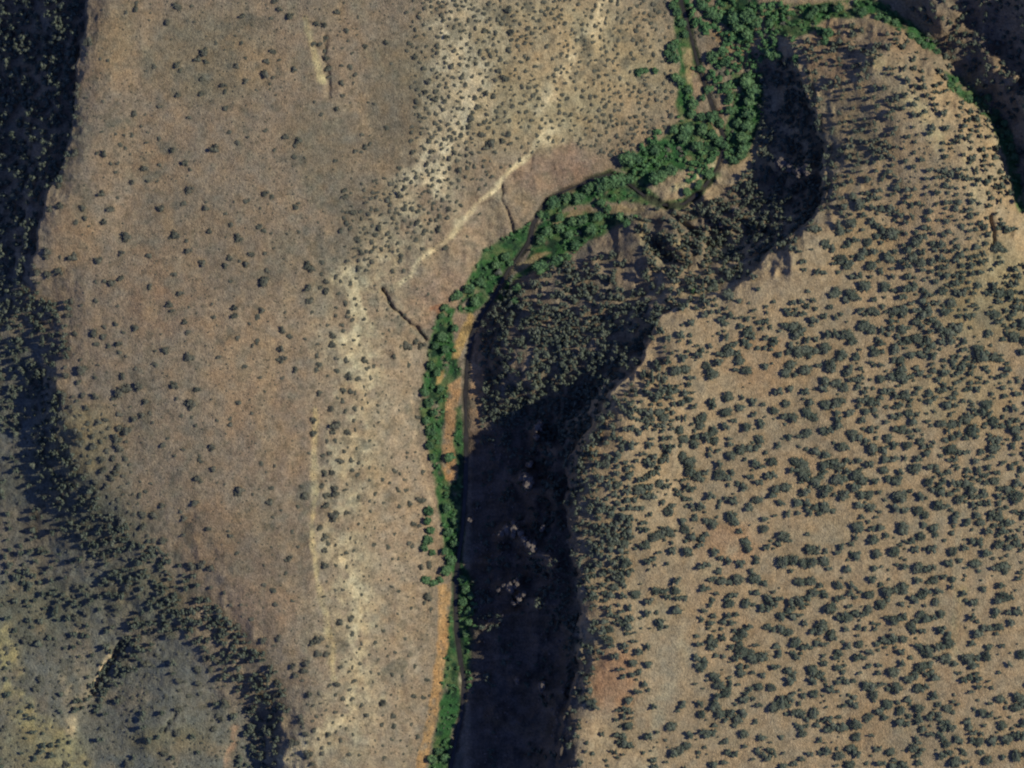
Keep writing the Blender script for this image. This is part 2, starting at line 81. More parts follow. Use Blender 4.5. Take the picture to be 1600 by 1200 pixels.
COTTONWOODS = """
800 0:1040 60 34,1010 20 30,1070 130 30,1090 200 26,1250 60 40,1290 90 40,1200 20 40,1400 100 56,1480 90 60,1430 150 50,1540 130 44,1350 110 30,1480 200 40,1320 310 40,1260 340 40,1340 380 36,1010 280 40,1020 350 40,980 320 30,800 440 30,840 430 24,900 430 24,1030 470 34,1060 500 34,1110 550 30,1140 640 40,1130 700 34,1190 720 34,1260 720 50,1200 800 44,1260 830 40,1100 800 50,1080 850 44,1170 900 40,1020 800 34,740 980 50,790 990 34,700 990 40,900 930 40,1350 530 34,1370 600 34,1370 680 34,1310 760 34,1420 760 34,1480 500 50,1520 560 50,1500 620 44,1490 700 44,1480 780 44,1450 850 44,1460 920 44,1440 960 34,1400 990 34,1300 870 34,1340 900 34,1230 550 30,1200 600 24,1190 420 30,1240 470 24,1000 1060 44,940 1090 44,900 1110 50,560 1150 60,620 1130 50,680 1120 50,740 1110 40,480 1170 44,1240 1080 34,1170 1150 30,1100 1190 30
1200 0:20 130 34,270 90 30,300 60 34,360 40 34,450 40 40,600 70 34,560 60 28,700 100 34,750 120 30,800 140 30,900 220 28,950 250 28,980 280 24,30 330 50,80 340 30,180 360 30,380 200 44,360 250 34,330 190 34,1140 530 28,1170 500 22,1190 560 26,1260 620 30,1310 630 30,1380 610 30,1430 700 24,1480 770 28,1500 830 24,1520 920 28,1540 980 28,1060 320 26
800 300:260 60 50,340 30 40,420 30 40,180 130 24,300 150 34,380 180 40,440 170 44,540 150 40,500 230 40,300 220 40,220 240 40,180 290 40,360 260 34,400 330 34,350 400 30,280 430 50,180 470 50,600 100 34,680 150 34,560 60 34,720 190 30,30 600 34,20 680 30,1130 620 20
400 300:1180 720 30,1160 770 22,1260 640 34,1230 660 24,1330 600 40,1400 560 36,1370 680 34,1160 900 34,1180 980 30,1120 960 26,1090 1080 34,1130 1130 30,1240 850 26,1560 400 30,1590 440 24,1500 450 34
400 600:1050 50 34,1080 120 34,1110 180 30,1060 230 30,1090 300 34,1080 390 30,1100 460 26,1210 460 34,1150 30 26,1080 800 34,1070 860 32,1090 920 30,1070 980 34,1050 1030 30,1100 1060 26,1190 780 34,1240 860 30,1200 930 34,1240 1000 34,1180 1050 30,1220 1110 34,1190 1170 36
400 900:1060 30 30,1110 50 30,1150 30 24,1290 30 34,1310 90 34,1340 130 30,1290 170 30,1330 230 32,1330 300 30,1310 370 26,1140 1110 30,1100 1160 34,1180 1150 30
"""
PINNACLES = [(825,756,10),(815,747,6),(840,668,7),(838,684,5),(828,727,5),(784,834,6),(792,828,8),(803,827,9),(813,834,6),(820,843,6),(826,851,7),(833,858,7),(848,825,5),(735,814,5),(790,916,5),(799,921,8),(808,913,6),(812,936,7),(804,944,5),(818,930,5),(780,922,4),(848,1072,7),(808,1064,5),(1217,254,6),(1225,256,9),(1234,259,6),(1250,270,6),(1262,266,6),(1150,330,7),(1128,350,6)]
# ---------------------------------------------------------------- terrain lines (u, v in survey pixels; z in survey pixels)
ZL = [
 # canyon floor
 [(1058,-150,6),(1075,0,5),(1085,80,4),(1100,170,3),(1120,230,3),(1080,300,2),(1000,300,2),(950,300,1),(880,320,1),(850,380,0),(790,430,0),(740,500,0),(715,560,0),(712,640,0),(712,740,0),(712,830,0),(715,900,0),(718,1000,0),(715,1080,0),(700,1200,0),(690,1350,0)],
 [(1140,0,6),(1160,80,6),(1180,150,4),(1165,230,3),(1110,300,3),(1050,325,3)],
 # west foot
 [(1040,-100,8),(1050,0,7),(1058,50,6),(1045,110,6),(1052,190,5),(1000,230,5),(930,262,5),(868,296,4),(835,330,4),(800,350,4),(760,372,4),(735,410,3),(715,460,3),(672,505,3),(656,580,3),(648,650,3),(662,740,3),(680,830,3),(678,900,3),(680,960,3),(680,1040,3),(665,1130,3),(645,1200,3),(620,1350,3)],
 # east foot, sunny-graze slope
 [(765,470,3),(762,520,3),(760,570,2),(756,620,0),(756,680,0),(790,640,8)],
 [(850,430,20),(850,480,36),(812,520,34),(806,560,38),(812,600,36)],
 [(860,520,46),(870,560,52),(850,600,40)],
 [(930,420,38),(940,470,52),(930,530,70),(900,590,58)],
 # slope at north of it
 [(870,400,8),(930,370,8),(990,340,10)],
 [(965,400,30),(1000,450,62),(1020,460,80)],
 [(992,350,30),(998,380,44),(1015,405,58),(1045,428,76)],
 [(1012,350,10),(1024,385,20),(1045,405,36)],
 [(1040,345,30),(1052,375,55),(1070,400,68),(1090,420,78)],
 [(1088,330,12),(1110,370,32),(1135,400,54)],
 [(1130,290,8),(1165,330,22),(1195,360,40)],
 [(1170,270,6),(1210,310,28),(1235,330,42)],
 # canyon foot (deep shade)
 [(835,650,14),(800,700,18),(790,780,14),(790,850,14),(790,930,16),(800,1000,12),(790,1080,8),(785,1200,6),(780,1350,6)],
 [(748,650,2),(742,720,1),(730,800,0),(730,870,0),(750,930,2),(748,990,2),(738,1060,1),(725,1130,0),(712,1200,0),(705,1350,0)],
 [(892,650,42),(872,690,46),(858,730,44),(860,790,46),(856,850,66),(860,900,74),(872,940,70),(884,1000,48)],
 [(830,860,40),(836,900,44),(838,940,38)],
 [(884,1000,48),(878,1060,44),(860,1120,42),(850,1200,42),(845,1350,42)],
 # east rim: foot just under it, then the edge
 [(1000,545,88),(960,585,84),(916,636,58)],
 [(1150,455,124),(1090,468,122),(1035,492,122),(1015,530,124),(988,580,124),(950,612,129),(933,650,128),(908,688,126),(887,728,123),(886,790,121),(894,870,122),(904,930,119),(912,1000,119),(904,1060,121),(886,1110,129),(876,1200,129),(870,1350,129)],
 [(1195,100,8),(1200,170,7),(1195,240,6)],
 [(1232,110,22),(1248,180,24),(1258,240,28),(1256,300,38),(1228,338,50),(1184,374,62),(1145,412,80)],
 [(1240,75,48),(1256,120,58),(1270,170,64),(1288,215,74),(1292,260,84),(1290,315,98),(1263,350,110),(1205,390,112),(1165,432,118)],
 # east tableland
 [(1300,400,118),(1400,450,124),(1250,500,126),(1100,550,128),(1200,650,131),(1050,750,131),(1350,700,132),(1500,600,132),(1600,700,134),(1700,500,134),(1700,900,136)],
 [(950,900,129),(1100,950,131),(1250,900,132),(1400,950,134),(1550,950,136),(950,1150,130),(1100,1200,131),(1300,1150,133),(1500,1200,135),(1700,1300,138),(1000,1350,130),(1300,1350,133)],
 # north-east spur between the river and the side canyon
 [(1300,60,54),(1330,110,80),(1350,180,96),(1370,260,112),(1400,340,118)],
 [(1370,90,98),(1420,160,116),(1450,210,120),(1490,270,126),(1530,340,130),(1535,420,132)],
 [(1400,55,74),(1450,100,84),(1500,165,92),(1540,200,96),(1565,290,108),(1580,380,122)],
 # side canyon bed
 [(1200,20,14),(1290,12,22),(1370,5,34),(1410,28,44),(1470,70,52),(1505,128,56),(1560,165,62),(1590,235,72),(1604,320,86),(1620,420,110)],
 [(1250,-60,40),(1370,-70,60),(1100,-100,12)],
 [(1446,-40,88),(1450,-5,86),(1458,20,84),(1466,36,80)],[(1490,-40,92),(1488,0,90),(1492,25,88),(1480,42,80)],
 [(1506,66,74),(1524,66,78),(1536,74,76)],
 [(1548,106,108),(1580,126,116),(1622,190,130),(1634,300,138)],
 [(1420,2,50),(1450,34,56),(1485,64,58),(1518,104,62),(1555,140,66),(1588,186,72),(1604,240,80)],
 [(1510,30,64),(1530,45,66),(1552,80,68)],[(1548,105,92),(1560,100,96),(1572,112,96),(1576,140,92),(1560,142,86)],[(1584,90,80),(1592,130,78),(1596,180,80)],[(1560,20,100),(1590,60,108),(1610,110,116)],
 [(1500,-60,130),(1600,0,140),(1650,120,142),(1700,300,140)],
 # west benches
 [(960,-60,34),(940,60,32),(930,150,24),(900,200,20)],
 [(870,-60,58),(860,60,56),(850,200,40),(795,262,44),(760,300,44),(705,366,46),(640,430,48),(602,452,50)],
 [(700,-60,80),(700,60,78),(720,150,68),(680,230,70),(620,330,72),(560,420,68),(548,450,66)],
 [(560,520,60),(570,600,52),(560,700,54),(550,800,54),(555,900,54),(562,980,52),(560,1060,50),(530,1120,50),(540,1250,50)],
 [(515,540,74),(505,620,74),(490,700,74),(486,800,74),(492,900,74),(510,980,70),(520,1040,66),(505,1110,62),(470,1175,58)],
 [(500,0,94),(505,120,92),(520,250,86),(520,350,82),(480,450,82),(440,560,86),(420,700,88),(430,820,86),(420,900,84),(450,980,78)],
 [(600,0,84),(610,120,78),(590,250,76)],
 [(400,0,98),(380,150,98),(350,300,96),(330,450,96),(300,600,96),(310,750,94),(360,900,88)],
 [(250,0,98),(220,150,98),(200,300,96),(180,420,94),(200,540,94),(240,660,94)],
 # west rim
 [(140,-100,94),(136,0,93),(130,60,92),(120,130,92),(116,200,92),(98,265,91),(72,320,90),(55,380,88),(45,420,84)],
 [(112,-100,62),(108,0,62),(104,80,62),(95,160,62),(88,220,62),(64,280,60),(38,340,56),(25,390,54),(15,430,50)],
 [(5,-100,-2),(12,0,-2),(0,80,-6),(-25,200,-14),(-60,330,-16),(-60,430,-4)],
 [(80,440,80),(118,480,86),(122,540,86),(125,590,84)],
 [(20,460,50),(0,520,40),(60,500,62),(85,550,72)],
 [(90,600,80),(100,660,80),(110,715,79),(138,765,78),(190,812,76),(255,868,74),(318,925,72),(372,985,68),(425,1050,64),(447,1085,60)],
 [(170,640,88),(205,700,88),(215,770,86),(280,830,82),(350,920,80),(420,1000,76)],
 [(58,600,44),(62,660,44),(72,725,46),(96,785,50),(140,850,54),(196,910,54),(262,972,52),(316,1030,48),(372,1082,40),(403,1115,26),(418,1200,16),(425,1350,10)],
 [(0,600,28),(0,700,22),(30,780,24),(80,850,30),(130,910,36),(190,960,42)],
 [(-60,600,8),(-60,800,2),(0,870,12),(70,950,18),(150,1000,26)],
 [(0,1000,14),(60,1040,14),(120,1060,14),(100,1140,8),(20,1120,6),(30,1200,2)],
 [(210,1010,30),(250,1050,32),(280,1100,30),(240,1160,24),(320,1100,26),(330,1180,20)],
 [(185,1010,22),(160,1060,6),(135,1110,2),(125,1150,0)],
 [(445,1120,50),(450,1165,50),(440,1190,48),(420,1140,28),(415,1170,24)],
 [(-150,1000,0),(-150,1300,-10),(200,1350,5)],
]
# ---------------------------------------------------------------- numeric helpers
rng = np.random.default_rng(7)
random.seed(7)

def lattice(seed):
    return np.random.default_rng(seed).random((256, 256)).astype(np.float32) * 2 - 1

def vnoise(x, y, seed, scale):
    L = lattice(seed)
    x = x / scale + 1000.5; y = y / scale + 1000.5
    xi = np.floor(x).astype(np.int64); yi = np.floor(y).astype(np.int64)
    fx = x - xi; fy = y - yi
    fx = fx * fx * (3 - 2 * fx); fy = fy * fy * (3 - 2 * fy)
    xi &= 255; yi &= 255; xj = (xi + 1) & 255; yj = (yi + 1) & 255
    return (L[yi, xi] * (1 - fx) + L[yi, xj] * fx) * (1 - fy) + (L[yj, xi] * (1 - fx) + L[yj, xj] * fx) * fy

def fbm(x, y, seed, scale, octaves=4, gain=0.5):
    s = 0; a = 1; n = 0
    for k in range(octaves):
        s = s + a * vnoise(x, y, seed + k * 17, scale / 2 ** k); n += a; a *= gain
    return s / n

def ridged(x, y, seed, scale, octaves=4):
    s = 0; a = 1; n = 0
    for k in range(octaves):
        s = s + a * (1 - 2 * np.abs(vnoise(x, y, seed + k * 17, scale / 2 ** k))); n += a; a *= .55
    return s / n

def sstep(a, b, x):
    t = np.clip((x - a) / (b - a), 0, 1)
    return t * t * (3 - 2 * t)

def dist_line(u, v, pts):
    d2 = np.full(np.shape(u), 1e12)
    for (ax, ay), (bx, by) in zip(pts[:-1], pts[1:]):
        dx, dy = bx - ax, by - ay
        t = np.clip(((u - ax) * dx + (v - ay) * dy) / (dx * dx + dy * dy + 1e-9), 0, 1)
        d2 = np.minimum(d2, (u - ax - t * dx) ** 2 + (v - ay - t * dy) ** 2)
    return np.sqrt(d2)

def inside(u, v, pts):
    c = np.zeros(np.shape(u), bool)
    n = len(pts)
    for i in range(n):
        ax, ay = pts[i]; bx, by = pts[(i + 1) % n]
        if ay == by: continue
        c ^= ((ay > v) != (by > v)) & (u < (bx - ax) * (v - ay) / (by - ay) + ax)
    return c

def poly_mask(u, v, pts, soft=3.0):
    """1 inside the outline, 0 outside, a soft border between."""
    d = dist_line(u, v, list(pts) + [pts[0]])
    sd = np.where(inside(u, v, pts), d, -d)
    return sstep(-soft, soft, sd)

# ---------------------------------------------------------------- terrain: surveyed break lines, interpolated, then eroded with noise
cp = []
for ln in ZL:
    for (a, b) in zip(ln[:-1], ln[1:]):
        n = max(1, int(math.hypot(b[0] - a[0], b[1] - a[1]) / 32))
        for i in range(n):
            t = i / n
            cp.append([a[k] + (b[k] - a[k]) * t for k in range(3)])
    cp.append(list(ln[-1]))
cp = np.array(cp)
keep = []
for i, p in enumerate(cp):
    if not keep or np.min(np.hypot(cp[keep, 0] - p[0], cp[keep, 1] - p[1])) > 5: keep.append(i)
cp = cp[keep]
N = len(cp)
K = np.hypot(cp[:, 0][:, None] - cp[:, 0][None], cp[:, 1][:, None] - cp[:, 1][None])
A = np.zeros((N + 3, N + 3)); A[:N, :N] = K - np.eye(N) * 1.5
A[:N, N] = 1; A[:N, N + 1:] = cp[:, :2] / 1000; A[N, :N] = 1; A[N + 1:, :N] = (cp[:, :2] / 1000).T
wts = np.linalg.solve(A, np.r_[cp[:, 2], 0, 0, 0])
GX0, GY0, GS = -180, -180, 4
gx = np.arange(GX0, 1784, GS); gy = np.arange(GY0, 1384, GS)
GU, GV = np.meshgrid(gx, gy)
base = np.zeros(GU.shape)
for r in range(GU.shape[0]):
    d = np.hypot(GU[r][:, None] - cp[:, 0][None], GV[r][:, None] - cp[:, 1][None])
    base[r] = d @ wts[:N] + wts[N] + GU[r] / 1000 * wts[N + 1] + GV[r] / 1000 * wts[N + 2]
gyy, gxx = np.gradient(base, GS)
slope = np.hypot(gxx, gyy)

def sample(F, u, v):
    x = np.clip((np.asarray(u, float) - GX0) / GS, 0, F.shape[1] - 1.001); y = np.clip((np.asarray(v, float) - GY0) / GS, 0, F.shape[0] - 1.001)
    xi = x.astype(int); yi = y.astype(int); fx = x - xi; fy = y - yi
    return (F[yi, xi] * (1 - fx) + F[yi, xi + 1] * fx) * (1 - fy) + (F[yi + 1, xi] * (1 - fx) + F[yi + 1, xi + 1] * fx) * fy

CREEK = [(1062,-160),(1066,0),(1078,40),(1096,110),(1118,170),(1136,220),(1122,262),(1098,296),(1070,318),(1040,319),(1010,306),(985,286),(955,270),(930,276),(905,288),(870,302),(848,322),(834,345),(828,375),(812,398),(792,425),(772,462),(752,492),(738,520),(730,560),(727,620),(728,700),(727,760),(722,830),(714,885),(711,940),(713,990),(719,1035),(725,1068),(722,1110),(712,1160),(702,1210),(690,1360)]
SIDE_CREEK = [(1100,40),(1160,18),(1200,22),(1290,12),(1370,5),(1410,30),(1468,72),(1504,130),(1560,168),(1588,240),(1604,330)]
GULLIES = [([(596,450),(604,466),(615,482),(628,494),(640,506),(652,514),(664,530)], 9, 2.5), ([(785,288),(784,310),(792,330),(800,350),(802,362)], 5, 2.0), ([(1544,340),(1548,356),(1551,385)], 9, 3.0),
           ([(597,452),(585,455),(575,450)], 4, 3), ([(190,1005),(178,1022),(166,1042),(152,1064),(140,1085)], 9, 6), ([(272,1120),(262,1132),(252,1145)], 5, 3), ([(510,60),(506,90),(512,115),(514,150)], 4, 4),
           ([(1380,1050),(1300,1100)], .5, 8), ([(832,240),(826,262)], 3, 2.5), ([(1040,322),(1062,345),(1085,362),(1110,385)], 10, 5), ([(738,905),(770,900),(820,895)], 6, 8)]
BUTTRESS = [([(784,836),(803,827),(826,851),(836,862),(862,880)], 26, 11), ([(786,918),(808,913),(820,934),(850,942)], 22, 11), ([(820,752),(828,762),(862,770)], 26, 11), ([(838,670),(842,690),(868,705)], 22, 9),
    ([(846,1072),(878,1080)], 24, 10), ([(806,1064),(820,1068)], 14, 8), ([(1216,254),(1240,262),(1262,270)], 20, 10), ([(742,988),(790,966),(838,948)], 15, 9), ([(770,1120),(820,1140),(850,1150)], 10, 10), ([(760,880),(790,872)], 8, 10), ([(1150,330),(1190,345)], 14, 9), ([(1100,300),(1120,340),(1160,352)], 12, 8)]
LEDGES = [([(850,200),(830,240),(795,265),(770,295),(720,345),(705,370),(680,385),(655,405),(640,430),(603,455)], 3.0), ([(490,640),(490,760),(486,840),(495,900),(508,960),(520,1010),(520,1060)], 3.0), ([(642,610),(648,700),(668,750),(682,830)], 3.0)]

# the cliff edges: u of the edge, its height and its sheer drop, against v
RIM_V = [60, 75, 120, 170, 215, 260, 315, 350, 390, 432, 455, 468, 492, 530, 580, 612, 650, 688, 728, 790, 870, 930, 1000, 1060, 1110, 1200, 1400]
RIM_U = [1236, 1240, 1256, 1270, 1288, 1292, 1290, 1263, 1205, 1165, 1150, 1090, 1035, 1015, 988, 950, 933, 908, 887, 886, 894, 904, 912, 904, 886, 876, 870]
RIM_Z = [44, 48, 58, 64, 74, 84, 98, 110, 112, 118, 122, 122, 122, 124, 124, 126, 128, 126, 123, 121, 122, 119, 119, 121, 126, 129, 129]
RIM_D = [0, 5, 18, 24, 26, 28, 30, 24, 20, 14, 8, 8, 12, 16, 16, 22, 30, 40, 44, 42, 30, 30, 40, 44, 46, 46, 46]
WEST_V = [-200, 0, 60, 130, 200, 265, 320, 380, 430, 450]
WEST_U = [140, 136, 130, 120, 116, 98, 72, 55, 45, 40]
WEST_Z = [94, 93, 92, 92, 92, 91, 90, 88, 84, 80]
WEST_D = [22, 22, 22, 22, 22, 20, 18, 16, 6, 0]

def cliffs(h, u, v):
    jag = 11 * fbm(u, v, 501, 46, 3) + 5 * fbm(u, v, 502, 12, 2)
    for V_, U_, Z_, D_ in ((RIM_V, RIM_U, RIM_Z, RIM_D), (WEST_V, WEST_U, WEST_Z, WEST_D)):
        on = (v > V_[0]) & (v < V_[-1] + 200)
        s = np.interp(v, V_, U_) - u + jag; z = np.interp(v, V_, Z_); d = np.interp(v, V_, D_)
        upper = h + np.maximum(z - h, 0) * sstep(34, 4, -s) * (d > 4)
        lower = np.minimum(h, z - d * sstep(0, 4, s) - .35 * np.maximum(s, 0))
        lower = h + (lower - h) * sstep(60, 30, s) * np.clip(d / 10, 0, 1)
        h = np.where(on, np.where(s <= 0, upper, lower), h)
    return h

def height(u, v):
    """Ground height (in survey samples) at survey position u, v."""
    u = np.asarray(u, float); v = np.asarray(v, float)
    wu = u + 5 * fbm(u, v, 101, 40, 3); wv = v + 5 * fbm(u, v, 202, 40, 3)
    h = sample(base, wu, wv)
    sl = sample(slope, wu, wv)
    dc = dist_line(u, v, CREEK)
    bed = sstep(10, 40, dc)
    amp = np.clip(sl * 10, 0.8, 7.5) * (0.15 + 0.85 * bed)
    ne = sstep(12, 50, dist_line(u, v, SIDE_CREEK)) * inside(u, v, SIDE_CREEK[4:] + [(1640, 420), (1800, 400), (1800, -180), (1380, -180)])
    gz = sstep(750, 790, u) * sstep(1030, 980, u) * sstep(400, 450, v) * sstep(700, 640, v)
    kn = sstep(970, 1030, u) * sstep(1290, 1230, u) * sstep(250, 300, v) * sstep(445, 420, v)
    h = h + amp * ridged(wu, wv, 31, 44, 4) + 1.1 * fbm(u, v, 61, 30, 3) * bed
    h = h + ne * 11 * ridged(u * .85, v, 77, 62, 4) + kn * 11 * ridged(u, v, 78, 44, 4) + gz * 7 * ridged(wu, wv, 79, 52, 4) * bed + 0.5 * ridged(u, v, 80, 14, 3) * bed
    wz = sstep(728, 790, u) * sstep(925, 880, u) * sstep(600, 680, v)
    h = h + wz * (7 * ridged(u, v * .8, 90, 60, 4) + 3 * ridged(u * .5, v, 91, 16, 2))
    h = cliffs(h, u, v)
    gu = u + 2.5 * fbm(u, v, 505, 9, 2); gv = v + 2.5 * fbm(u, v, 506, 9, 2)
    h = h + 0.35 * np.clip(sl * 3, 0, 1) * fbm(u, v, 404, 7, 2) * 2
    for pts, dep, wd in GULLIES:
        h = h - dep * np.exp(-(dist_line(gu, gv, pts) / wd) ** 2)
    for pts, up, wd in BUTTRESS:
        h = h + up * np.exp(-(dist_line(u + 3 * fbm(u, v, 88, 12, 2), v + 3 * fbm(u, v, 89, 12, 2), pts) / wd) ** 2)
    h = h - 2.0 * np.exp(-(dc / 5.5) ** 2)
    return h

FS = 2.0
fu = np.arange(-180, 1780.1, FS); fv = np.arange(-180, 1380.1, FS)
grow = 40 * 1.75 ** np.arange(0, 11)
out = np.cumsum(grow)
U1 = np.r_[-180 - out[::-1], fu, 1780 + out]; V1 = np.r_[-180 - out[::-1], fv, 1380 + out]
UU, VV = np.meshgrid(U1, V1)
cu = np.clip(UU, -178, 1778); cv = np.clip(VV, -178, 1378)
far = np.maximum(np.abs(UU - cu), np.abs(VV - cv))
HH = height(cu, cv)
HH = HH + (80 - HH) * sstep(100, 3000, far) + 30 * fbm(UU, VV, 5, 900, 3) * sstep(60, 1500, far)
i0 = len(out)
FH = HH[i0:-i0, i0:-i0]

def ground_z(u, v):
    x = np.clip((np.asarray(u, float) + 180) / FS, 0, FH.shape[1] - 1.001); y = np.clip((np.asarray(v, float) + 180) / FS, 0, FH.shape[0] - 1.001)
    xi = x.astype(int); yi = y.astype(int); fx = x - xi; fy = y - yi
    return (FH[yi, xi] * (1 - fx) + FH[yi, xi + 1] * fx) * (1 - fy) + (FH[yi + 1, xi] * (1 - fx) + FH[yi + 1, xi + 1] * fx) * fy

def lit_z(u, v):
    """Height a thing at u, v must reach to stand in the sun."""
    t = np.arange(3, 260, 2.0)
    return float(np.max(ground_z(u + t * math.cos(SUN_AZ), v - t * math.sin(SUN_AZ)) - t * math.tan(SUN_EL)))

def W(u, v, z=0.0):
    return ((u - 800) * S, (600 - v) * S, z * S)

# ---------------------------------------------------------------- what the ground is made of
def srgb(r, g, b):
    f = lambda c: ((c / 255 + 0.055) / 1.055) ** 2.4 if c > 10 else c / 3294
    return np.array([f(r), f(g), f(b)])
LIT = np.array([0.92, 0.86, 0.88])
def alb(r, g, b): return srgb(r, g, b) / LIT          # the base colour that a flat sunlit surface needs to look like r, g, b

GREEN = [
 [(1052,-60),(1078,-60),(1080,0),(1088,60),(1100,95),(1085,130),(1085,180),(1072,196),(1056,160),(1064,100),(1056,50)],
 [(1120,-60),(1170,-60),(1190,10),(1180,60),(1160,70),(1130,30)],
 [(1142,112),(1197,110),(1193,180),(1176,240),(1140,258),(1128,210),(1148,160)],
 [(1060,190),(1110,180),(1132,236),(1100,256),(1066,262),(1010,290),(968,262),(1010,228),(1040,212)],
 [(868,308),(905,286),(955,262),(1010,285),(1036,312),(1066,310),(1108,266),(1128,268),(1100,305),(1066,328),(1020,320),(980,312),(930,318),(890,322),(850,350),(840,330)],
 [(756,388),(800,360),(830,346),(824,385),(800,412),(780,440),(764,468),(738,488),(716,486),(724,450),(736,424)],
 [(838,350),(890,330),(930,330),(1000,335),(970,352),(930,372),(900,392),(860,405),(830,425),(800,440),(790,470),(772,470),(790,440),(820,415)],
 [(690,478),(712,480),(704,520),(716,560),(720,585),(705,600),(698,640),(688,680),(690,725),(703,756),(724,740),(726,800),(722,890),(700,890),(690,830),(677,745),(667,690),(655,650),(659,600),(668,560),(672,520)],
 [(710,640),(722,632),(727,700),(728,760),(716,748),(706,700)],
 [(692,832),(724,822),(722,880),(744,915),(748,960),(738,1020),(735,1060),(720,1118),(705,1150),(700,1260),(664,1230),(680,1150),(690,1080),(698,1000),(704,940),(706,900),(695,890)],
 [(1230,8),(1300,0),(1370,-6),(1410,22),(1470,66),(1460,80),(1410,48),(1370,22),(1290,28),(1240,26)],
 [(1476,110),(1500,118),(1540,156),(1575,190),(1592,250),(1600,330),(1588,330),(1570,250),(1552,196),(1520,160),(1482,140)],
 [(1196,15),(1240,4),(1290,20),(1280,44),(1240,60),(1200,50)],
]
SAND = [  # outline, colour
 ([(733,486),(742,492),(733,525),(718,558),(708,560),(710,530),(722,505)], (166,134,84)),
 ([(700,602),(718,590),(719,620),(706,680),(710,700),(712,745),(700,752),(690,740),(689,700),(696,650)], (160,124,86)),
 ([(738,520),(758,512),(757,560),(752,620),(750,700),(743,728),(735,720),(733,640),(735,560)], (150,122,92)),
 ([(683,918),(703,912),(700,1000),(690,1080),(678,1150),(660,1220),(644,1220),(666,1130),(680,1040),(684,980)], (160,125,84)),
 ([(718,1056),(724,1052),(727,1075),(724,1094),(718,1088)], (160,148,120)),
 ([(1066,70),(1082,72),(1088,130),(1076,128)], (150,132,95)),
 ([(1110,256),(1118,244),(1120,258),(1080,286),(1048,300),(1052,288)], (152,138,104)),
 ([(895,326),(1000,314),(1012,330),(930,332),(886,340)], (128,112,84)),
 ([(870,303),(898,290),(900,296),(874,312)], (170,156,120)),
 ([(1112,48),(1135,42),(1165,66),(1186,100),(1170,108),(1138,80)], (140,116,86)),
 ([(1082,100),(1098,110),(1110,140),(1100,160),(1088,150)], (138,116,92)),
 ([(672,478),(688,472),(686,490),(676,492)], (150,110,84)),
 ([(682,585),(692,578),(690,600),(682,602)], (165,135,85)),
 ([(690,730),(708,728),(706,752),(694,750)], (168,126,84)),
 ([(1095,180),(1118,170),(1132,160),(1130,185),(1104,196)], (140,112,90)),
 ([(815,410),(840,395),(860,393),(835,410),(815,422)], (150,130,90)),
]
LEDGE = [ # line, half width, colour, strength
 ([(730,-60),(735,60),(725,160),(672,285),(605,400),(552,480),(562,620),(542,760),(530,880),(560,1000),(540,1120),(470,1200)], 52, (156,142,114), .75),
 ([(640,560),(620,700),(625,850),(640,1000),(620,1140)], 45, (146,128,106), .6),
 ([(690,-60),(698,0),(704,60),(722,110),(730,150),(712,190),(695,230),(672,270),(650,295)], 26, (186,168,134), 1),
 ([(960,-20),(925,50),(890,90),(872,130),(856,170),(862,210)], 16, (180,162,128), .9),
 ([(850,205),(830,240),(795,265),(770,295),(720,345),(706,370),(680,385),(655,405),(642,430),(604,455)], 4.6, (186,168,132), .9),
 ([(545,440),(552,470),(560,500),(548,530),(562,560),(578,580)], 20, (170,158,128), 1),
 ([(575,585),(560,620),(548,660),(560,700)], 15, (172,154,122), .9),
 ([(493,640),(491,760),(486,840),(494,900),(506,950),(519,1010),(521,1060)], 5, (168,150,112), .95),
 ([(530,880),(548,910),(562,950),(562,1000),(556,1060),(540,1110),(500,1150),(470,1172),(438,1186)], 13, (170,154,122), 1),
 ([(476,30),(488,70),(497,100),(504,128)], 6, (172,156,116), .8),
 ([(1372,100),(1410,140),(1432,170),(1450,200),(1462,225)], 13, (164,148,112), .85),
 ([(1500,250),(1524,300),(1532,350),(1532,410),(1535,440)], 13, (162,144,110), .75),
 ([(-20,980),(8,1030),(22,1090),(40,1130),(110,1190)], 28, (150,138,98), .9),
 ([(94,1050),(105,1090),(106,1150)], 9, (158,142,112), .85),
 ([(168,1026),(158,1044),(146,1068)], 3.5, (205,180,140), 1),
 ([(366,1140),(362,1165),(352,1200)], 6, (150,122,96), .9),
 ([(642,605),(646,660),(650,700),(666,750),(684,830)], 2.6, (166,144,116), .6),
 ([(886,780),(890,800),(886,820)], 3, (160,146,118), .8),
 ([(1002,345),(1006,375),(1016,395),(1040,420)], 6, (142,126,94), .6),
 ([(1062,380),(1072,400)], 6, (146,132,98), .6),
 ([(1120,370),(1130,400),(1140,420)], 6, (140,128,92), .8),
 ([(1620,735),(1575,742),(1530,760),(1505,790),(1492,850),(1490,960),(1487,1060)], 5, (160,142,112), .8), ([(890,1010),(960,1000),(1060,930),(1120,880),(1180,820)], 10, (158,140,110), .7), ([(1010,1200),(1030,1100),(1070,1000)], 12, (150,138,112), .7),
 ([(800,420),(820,408),(850,400)], 4, (150,128,84), .8),
 ([(860,800),(884,780)], 4, (150,140,110), .6),
 ([(600,1090),(570,1140)], 6, (165,148,118), .4),
 ([(1500,925),(1488,970),(1490,1010)], 9, (150,136,100), .6),
 ([(898,975),(905,990)], 4, (180,165,140), .9), ([(870,1130),(884,1112)], 3, (180,165,140), .8),
]
